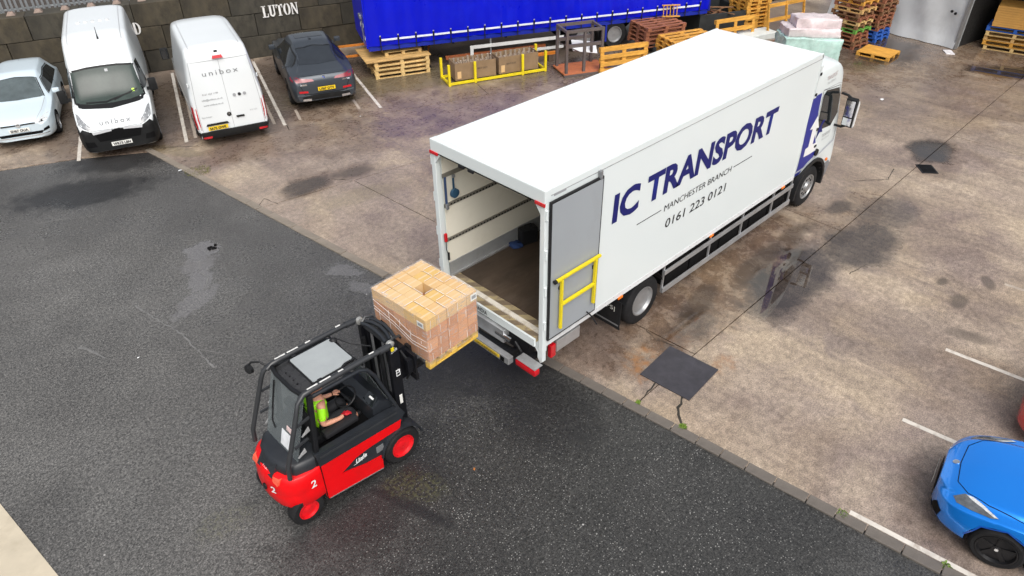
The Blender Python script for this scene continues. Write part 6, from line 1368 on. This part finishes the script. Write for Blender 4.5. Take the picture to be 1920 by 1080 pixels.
rb2 = thing('rack_beam', 'rusty brown beam lying on blocks under the white trailer guard', 'beam', (10.9, 13.6, 0), R(-24))
MB().box2((-1.3, -.05, .3), (2.6, .05, .42), .004).build('beam', M('rust_brown_steel', (.25, .07, .02), .7, var=.3), rb2)
for x in (-1.0, 2.2): MB().box2((x-.1, -.1, 0), (x+.1, .1, .298)).build('block', WD_DARK, rb2)

def new_pallet(label, loc, rz, m, lx=1.2, ly=1.0, boards=7, group=None, rot=None, **kw):
    p = thing('pallet', label, 'pallet', loc, rz, group)
    if rot: p.rotation_euler = rot
    return pallet_parts(p, m, lx, ly, boards, **kw)
# stack of long pine pallets left of the stillage
SA = R(-22)
def off(c, a, x, y): return (c[0]+x*math.cos(a)-y*math.sin(a), c[1]+x*math.sin(a)+y*math.cos(a))
SC = (8.42, 15.28)
names = ['lowest', 'second', 'third', 'fourth']
for k in range(4):
    p = off(SC, SA, rnd.uniform(-.04, .04), rnd.uniform(-.03, .03))
    new_pallet(f'long pale pine pallet, {names[k]} from the ground in the stack by the SUV', (*p, k*.15), SA+rnd.uniform(-.02, .02), WD_PALE, 2.0, 1.5, 8, 'long pallets stacked by the SUV', h=.148, bw=.11)
ps = MB().box((0, 0, 0), (2.35, 1.75, .035), bev=.004).build('plywood_board', WD_FRESH, loc=(*off(SC, SA, -.15, .1), .62), rot=(0, 0, SA+R(1))); tag(ps, 'pine board sheet lying on the pallet stack by the SUV', 'board')
new_pallet('small pallet lying on top of the board on the left stack', (*off(SC, SA, .12, .10), .638), SA+R(2), WD_PALE, 1.35, 1.0, 7)
# yellow stillage with two opened boxes
yst = thing('stillage', 'yellow steel post stillage holding two brown boxes', 'stillage', (10.42, 12.33, 0), R(-21))
for yy in (-.42, .42): MB().bar((-1.84, yy, .07), (1.84, yy, .07), .07, .08, .006).build('base_rail', YEL, yst)
for x in (-1.82, 1.82): MB().bar((x, -.38, .07), (x, .38, .07), .07, .08, .006).build('base_rail', YEL, yst)
for x, yy, h in ((-1.82, -.42, .74), (-1.82, .42, .74), (-.88, -.44, .74), (.92, -.44, .74), (1.82, -.42, .74), (1.82, .42, .74), (.92, .44, .6)): MB().box2((x-.04, yy-.04, .0), (x+.04, yy+.04, h), .006).build('post', YEL, yst)
BOXB = M('brown_box_board', (.235, .155, .085), .85, var=.12, scale=3, dirt=(.3, .22, .14), damt=.4)
q3 = random.Random(9)
for i, (x0, x1, lb) in enumerate(((-1.55, -.05, 'brown box of tubes at the left end of the yellow stillage'), (.05, 1.58, 'brown box of tubes at the right end of the yellow stillage'))):
    bxo = thing('tube_box', lb, 'box', (*off((10.42, 12.33), R(-21), (x0+x1)/2, .02), .115), R(-21)+R(1.5*(1 if i else -1)))
    l = (x1-x0); hh = .58
    for (a, b) in (((-l/2, -.34, 0), (l/2, -.325, hh)), ((-l/2, .325, 0), (l/2, .34, hh)), ((-l/2, -.324, 0), (-l/2+.015, .324, hh)), ((l/2-.015, -.324, 0), (l/2, .324, hh))): MB().box2(a, b).build('side_board', BOXB, bxo)
    MB().box2((-l/2+.016, -.323, .0), (l/2-.016, .323, .44)).build('packing', M('packing_brown', (.20, .14, .09), .9, var=.3, scale=9), bxo)
    for k in range(16):
        px = -l/2+.12+(k % 8)*(l-.24)/7; py = -.17+.34*(k//8)+q3.uniform(-.04, .04); MB().cyl((px, py, .44), (px+q3.uniform(-.02, .02), py, .57+q3.uniform(0, .08)), .045, .035, 10).build('tube', M('tube_grey_brown', (.30, .24, .18), .7, var=.3), bxo)
    text_obj('box_print', 'HEAVY DUTY', .1, INK, bxo, (.25 if i == 0 else -.3, -.3415, .30), (1, 0, 0), (0, 0, 1), width=.38, height=.06)
    MB().box2((-l/2+.08, -.345, .06), (-l/2+.22, -.341, .3)).build('tape_patch', CARD_TOP, bxo)
# grey steel post frame on a rusty base
ps_ = thing('steel_post_frame', 'brown-grey steel upright frame on a rusty base near the truck', 'frame', (12.75, 10.35, 0), R(-25))
BRST = M('brown_steel', (.12, .10, .095), .6, metal=.2, var=.2, dirt=(.2, .09, .05), damt=.3)
MB().box((.15, .2, .08), (1.75, 1.1, .05), bev=.005).build('base_plate', M('rust_plate', (.45, .14, .05), .7, var=.2, dirt=(.2, .08, .04), damt=.5), ps_)
MB().box((.15, -.36, .035), (1.8, .1, .07)).build('base_rail', BRST, ps_); MB().box((.15, .76, .035), (1.8, .1, .07)).build('base_rail', BRST, ps_)
for x, yy in ((-.62, -.25), (-.62, .62), (.72, -.25), (.72, .62), (.05, -.25)): MB().box2((x-.045, yy-.045, .105), (x+.045, yy+.045, 1.48)).build('post', BRST, ps_)
for yy in (-.25, .62): MB().box2((-.67, yy-.04, 1.482), (.77, yy+.04, 1.58)).build('top_rail', BRST, ps_); MB().box2((-.57, yy-.03, .98), (.67, yy+.03, 1.10)).build('mid_rail', BRST, ps_)
for x in (-.62, .72): MB().box2((x-.04, -.2, 1.482), (x+.04, .57, 1.56)).build('side_rail', BRST, ps_)
MB().bar((-.6, .6, .95), (.65, .6, .3), .05, .03).build('brace', BRST, ps_)
tp = MB().box((0, 0, 0), (.95, .5, .02), bev=.004).build('leaning_sheet', WHT, loc=(13.55, 10.85, .62), rot=(R(35), R(10), R(-30))); tag(tp, 'white sheet panel leaning behind the brown steel frame', 'panel')
# orange pallet standing on edge beside it
so_ = new_pallet('wet orange pallet standing on its long edge beside the steel frame', (13.95, 9.38, .46), 0, WD_ORANGE, 1.88, .90, 4, rot=(R(84), 0, R(-24)), bw=.15)
# dark stack with trestle legs, tipped orange pallet in front
for k in range(5):
    new_pallet(f'reddish brown pallet, {["lowest", "second", "third", "fourth", "topmost"][k]} of the dark stack under the trailer end', (16.85+rnd.uniform(-.04, .04), 10.05+rnd.uniform(-.04, .04), .26+k*.15), R(-20)+rnd.uniform(-.03, .03), WD_RED, 1.7, 1.25, 5, 'reddish pallets in the dark stack', bw=.13)
for i, (x, yy) in enumerate(((16.1, 10.15), (17.3, 10.6), (16.5, 9.3), (17.6, 9.75))):
    tag(MB().box((0, 0, .128), (.2, .2, .254), bev=.01).build('timber_block', WD_DARK, loc=(x, yy, 0), rot=(0, 0, .3)), ['timber block under the left rear of the dark pallet stack', 'timber block under the right rear of the dark pallet stack', 'timber block under the left front of the dark pallet stack', 'timber block under the right front of the dark pallet stack'][i], 'block')
for k in range(4):
    new_pallet(f'wet orange pallet, {["lowest", "second", "third", "topmost"][k]} of the orange stack behind the truck', (16.75+rnd.uniform(-.03, .03), 8.62+rnd.uniform(-.03, .03), .20+k*.148), R(-22)+rnd.uniform(-.03, .03), WD_ORANGE, 1.9, 1.1, 4, 'orange pallets behind the truck', bw=.17)
for i, dx in enumerate((-.7, .7)): tag(MB().box((0, 0, .098), (.2, 1.0, .196), bev=.01).build('timber_bearer', WD_BROWN, loc=(*off((16.75, 8.62), R(-22), dx, 0), 0), rot=(0, 0, R(-22))), ['timber bearer under the left of the orange pallet stack', 'timber bearer under the right of the orange pallet stack'][i], 'timber')
scr = thing('slatted_crate', 'small slatted crate end tipped on top of the dark pallet stack', 'crate', (17.55, 9.95, 1.03), R(-40))
for k in range(5): MB().bar((-.3+k*.13, 0, .02), (-.3+k*.13, .08, .42), .06, .02).build('slat', WD_ORANGE, scr)
MB().bar((-.36, .10, .42), (.34, .10, .42), .08, .03).build('rail', WD_ORANGE, scr); MB().bar((-.36, -.02, .04), (.34, -.02, .04), .08, .03).build('rail', WD_ORANGE, scr)
# black skip full of brown offcuts
sk_ = thing('skip', 'low black open skip behind the orange pallets', 'skip', (20.6, 10.0, 0), R(-25))
SKM = M('skip_black', (.022, .025, .026), .5, var=.25, dirt=(.06, .06, .05), damt=.4)
for a, b in (((-1.2, -1.0, 0), (1.0, -.94, .85)), ((-1.2, .94, 0), (1.0, 1.0, .85)), ((-1.2, -.93, 0), (-1.14, .93, .85)), ((.94, -.93, 0), (1.0, .93, .85))): MB().box2(a, b, .01).build('side_plate', SKM, sk_)
MB().box2((-1.13, -.93, .0), (.93, .93, .3)).build('floor', SKM, sk_)
for k in range(14): tag(MB().box((0, 0, 0), (rnd.uniform(.8, 1.5), .1, .03)).build('timber_offcut', rnd.choice([WD_RED, WD_BROWN]), loc=(*off((20.6, 10.0), R(-25), rnd.uniform(-.3, .1), rnd.uniform(-.6, .8)), .36+k*.04), rot=(rnd.uniform(-.15, .15), rnd.uniform(-.1, .1), rnd.uniform(0, 3))), 'loose brown timber offcut lying in the black skip', 'timber', 'offcuts in the black skip')
# yellow-orange pallet tower right of the skip
for k in range(9):
    new_pallet(f'orange pine pallet in the tall stack right of the skip, layer {["one", "two", "three", "four", "five", "six", "seven", "eight", "nine"][k]} from the ground', (21.75+rnd.uniform(-.03, .03), 9.0+rnd.uniform(-.03, .03), k*.146), R(-22)+rnd.uniform(-.03, .03), WD_ORANGE, 1.15, 1.15, 5, 'pallets of the tall stack right of the skip', bw=.16)
new_pallet('orange pallet standing on edge in front of the black skip', (19.75, 8.45, .44), 0, WD_ORANGE, 1.9, .86, 3, rot=(R(82), 0, R(-20)), bw=.14)
whs = MB().box((0, 0, .12), (1.5, .8, .24), bev=.03).build('white_bundle', M('white_wrap', (.66, .70, .68), .4, var=.12, scale=4, dirt=(.5, .55, .52), damt=.5), loc=(20.65, 7.9, 0), rot=(0, 0, R(-20))); tag(whs, 'white plastic wrapped bundle lying beside the standing orange frame', 'bundle')
# open orange frame leaning, black container behind
fr2 = thing('leaning_gate', 'open orange timber frame leaning upright right of the pallet tower', 'frame', (22.0, 7.35, .0), R(-16)); FT = R(-12)
def ftp(x, z): return (x, z*math.sin(-FT), z*math.cos(FT))
for z in (.08, .62, 1.16): MB().bar(ftp(-.95, z), ftp(.95, z), .04, .14).build('cross_rail', WD_ORANGE, fr2)
for x in (-.97, .0, .97): MB().bar(ftp(x, 0), ftp(x, 1.25), .10, .045).build('stile', WD_ORANGE, fr2)
plk = MB().box((0, 0, .06), (2.6, .25, .12), bev=.008).build('timber_plank', WD_BROWN, loc=(20.3, 7.0, 0), rot=(0, 0, R(-18))); tag(plk, 'dark brown plank lying on the ground in front of the timber frame', 'plank')
ct = thing('black_container', 'black corrugated container with pale bars at the back of the yard', 'container', (25.9, 10.2, 0), R(-16))
CTM = M('container_black', (.012, .013, .015), .5, var=.3)
mbc = MB(); prof = []
for k in range(40):
    x = -3.4+k*.17; prof += [(x, -.02 if k % 2 else .03), (x+.12, -.02 if k % 2 else .03)]
mbc.prism(prof+[(3.4, 2.4), (-3.4, 2.4)], 'z', .1, 2.6); mbc.build('shell', CTM, ct)
for x in (.7, 1.35, 2.1, 2.75): MB().cyl((x, -.07, .15), (x, -.07, 2.5), .025, seg=8).build('lock_rod', STEEL, ct)
for x, z in ((1.0, 1.1), (1.7, 1.2), (2.4, 1.3)): MB().box((x, -.07, z), (.07, .04, .10)).build('lock_handle', ALU, ct)
# wrapped stepped bundle beyond the box
wb_ = thing('wrapped_bundle', 'stepped bundle in pink and pale green film beyond the truck box', 'bundle', (19.75, 5.35, 0), R(-43))
PNK = M('pink_film', (.62, .54, .545), .3, var=.16, scale=5, dirt=(.50, .36, .37), damt=.5, bump=.5, bscale=9); GRN = M('green_film', (.40, .585, .53), .28, var=.2, scale=4, dirt=(.55, .66, .62), damt=.5, bump=.5, bscale=9)
qb = random.Random(4)
def lumpy(name, c, d, m):
    mb = MB(); mb.box(c, d, bev=.05); bmesh.ops.subdivide_edges(mb.bm, edges=[e for e in mb.bm.edges if e.calc_length() > .3], cuts=5, use_grid_fill=True)
    for v in mb.bm.verts: v.co += Vector((qb.uniform(-.035, .035), qb.uniform(-.035, .035), qb.uniform(-.03, .03)-.05*v.co.x))
    return mb.build(name, m, wb_, 60)
lumpy('lower_pack', (0, 0, .42), (2.1, 1.15, .84), GRN); lumpy('middle_pack', (.0, .08, .98), (1.95, .95, .30), PNK); lumpy('upper_pack', (.16, .14, 1.29), (1.6, .78, .36), PNK)
# tall mixed stacks in front of the sheeted wall
cols = [WD_RED, WD_BROWN, WD_RED, WD_RED, WD_GREEN, WD_BROWN, WD_PALE, WD_RED, WD_BROWN, WD_FRESH, WD_RED, WD_ORANGE, WD_BROWN]
desc = ['reddish', 'brown', 'reddish', 'red-stained', 'bright green', 'brown', 'pale', 'reddish', 'brown', 'fresh pine', 'reddish', 'orange', 'brown']
for k in range(13):
    new_pallet(f'{desc[k]} pallet in the tall mixed stack, layer {["one", "two", "three", "four", "five", "six", "seven", "eight", "nine", "ten", "eleven", "twelve", "thirteen"][k]} from the ground', (22.32+rnd.uniform(-.04, .04), 4.98+rnd.uniform(-.04, .04), k*.146), R(-8)+rnd.uniform(-.04, .04)+R(90), cols[k], 1.15, 1.0, 6, 'pallets of the tall mixed stack')
cols2 = [WD_BLUE, WD_BLUE, WD_BLUE, WD_RED, WD_BROWN, WD_RED, WD_RED, WD_BROWN, WD_RED, WD_BROWN, WD_RED]
for k in range(11):
    new_pallet(f'{["dark blue", "dark blue", "dark blue", "reddish", "brown", "reddish", "reddish", "brown", "reddish", "brown", "reddish"][k]} pallet in the stack touching the white sheeting, layer {["one", "two", "three", "four", "five", "six", "seven", "eight", "nine", "ten", "eleven"][k]} from the ground', (23.75+rnd.uniform(-.03, .03), 4.75+rnd.uniform(-.03, .03), k*.146), R(82)+rnd.uniform(-.04, .04), cols2[k], 1.15, 1.0, 6, 'pallets of the rear stack')
new_pallet('single orange pallet with solid deck lying on the wet concrete', (21.93, 3.55, .0), R(92), WD_ORANGE, 1.2, 1.1, 3, solid=True)
# sheeted building side with dark doorway
bw_ = thing('shed_building', 'shed side with white plastic sheeting and a dark doorway', 'building', (24.55, 1.75, 0), R(-10))
SHT = M('white_sheeting', (.55, .57, .585), .35, var=.08, scale=1.2, bump=.5, bscale=3, dirt=(.42, .43, .43), damt=.5)
sh = MB(); gr_ = []; qs = random.Random(8)
for i in range(33):
    yy = 5.6*i/32; col_ = []
    for k in range(13):
        z = .02+3.6*k/12; col_.append(sh.bm.verts.new((.05*math.sin(yy*2.2+z*.8)+.03*math.sin(yy*5-z*2)+qs.uniform(-.012, .012)-(.12 if k == 0 else .05 if k == 1 else 0), yy, z)))
    gr_.append(col_)
for i in range(32):
    for k in range(12): sh.bm.faces.new((gr_[i][k], gr_[i+1][k], gr_[i+1][k+1], gr_[i][k+1]))
sh.build('plastic_sheet', SHT, bw_, 70)
MB().box2((.15, .05, 0), (.4, 5.6, 3.8)).build('wall', M('shed_cladding', (.35, .37, .38), .6), bw_); MB().box2((-.06, -.02, 0), (.16, .05, 3.8)).build('door_jamb', STEEL, bw_)
MB().box2((2.5, -7, 0), (2.6, .5, 3.8)).build('inner_wall', M('shed_dark', (.012, .011, .010), .9), bw_); MB().box2((.4, .051, .0), (2.49, .12, 3.8)).build('side_wall', MT['shed_dark'], bw_)
MB().box2((.0, -7, 3.3), (2.6, -.05, 3.9)).build('door_header', SHT, bw_)
for yy, z in ((.35, 1.25), (.5, 1.3)): MB().cyl((-.06, yy, z), (-.10, yy, z), .05, seg=10).build('grommet', BLKM, bw_)
pls = MB().box((0, 0, .015), (.5, .3, .03), bev=.01).build('plastic_scrap', M('scrap_white', (.7, .68, .7), .5, var=.1), loc=(24.0, 1.75, 0), rot=(0, 0, .6)); tag(pls, 'white plastic scrap at the foot of the sheeting', 'scrap')
# right-hand stack with blue pallet and plywood block
RC = (26.0, .25); rmats = [WD_PALE, WD_ORANGE, WD_FRESH, WD_PALE, WD_BLUE]; rd = ['pale lowest', 'orange second', 'pine third', 'pale fourth', 'blue topmost']
for k in range(5):
    new_pallet(f'{rd[k]} pallet of the stack under the plywood at the right edge', (RC[0]+rnd.uniform(-.06, .06), RC[1]+rnd.uniform(-.1, .05), k*.17), R(-80)+rnd.uniform(-.05, .05), rmats[k], 1.9, 1.1, 6, 'pallets under the plywood block', h=.16)
pb = thing('plywood_pack', 'block of orange plywood sheets on the stack at the right edge', 'plywood', (26.05, .2, .86), R(-80))
for k in range(9): MB().box((rnd.uniform(-.01, .01), rnd.uniform(-.01, .01), .04+k*.082), (1.8, 1.15, .078), bev=.003).build('sheet', PLYW, pb)

# ================================================================== litter
for (x, y, a, l, m_, lb) in ((17.6, 1.55, .4, .22, WHT, 'white litter scrap on the concrete ahead of the truck cab'), (-1.90, -.36, 1.0, .07, M('dead_leaf', (.35, .13, .03), .8), 'small brown dead leaf on the asphalt right of the forklift'), (-.75, 13.0, .2, .14, WHT, 'white litter scrap on the asphalt near the kerb'), (-4.6, 6.0, .5, .06, WHT, 'tiny white scrap on the asphalt left of the forklift'), (4.9, 12.6, .5, .07, WHT, 'tiny white scrap on the concrete behind the SUV')):
    mb = MB(); pts = [(x+l*.5*math.cos(a+t)*rr, y+l*.5*math.sin(a+t)*rr, .008+.012*abs(math.sin(t*2))) for t, rr in ((0, 1), (.9, .5), (2.0, .7), (3.1, .9), (4.2, .45), (5.3, .6))]
    c = mb.bm.verts.new((x, y, .02)); vs = [mb.bm.verts.new(p) for p in pts]
    for k in range(6): mb.bm.faces.new((c, vs[k], vs[(k+1) % 6]))
    tag(mb.build('litter_scrap' if m_ is WHT else 'dead_leaf', m_), lb, 'litter' if m_ is WHT else 'leaf')

db = MB(); qd = random.Random(2)
for k in range(9):
    p = Vector((-1.89+qd.uniform(-.09, .09), 8.62+qd.uniform(-.09, .09), .0)); bmesh.ops.create_icosphere(db.bm, subdivisions=1, radius=qd.uniform(.025, .05), matrix=Matrix.Translation(p))
tag(db.build('wet_leaf_clump', GAP), 'small black clump of wet leaves at the puddle edge', kind='stuff')
bpy.context.view_layer.update()
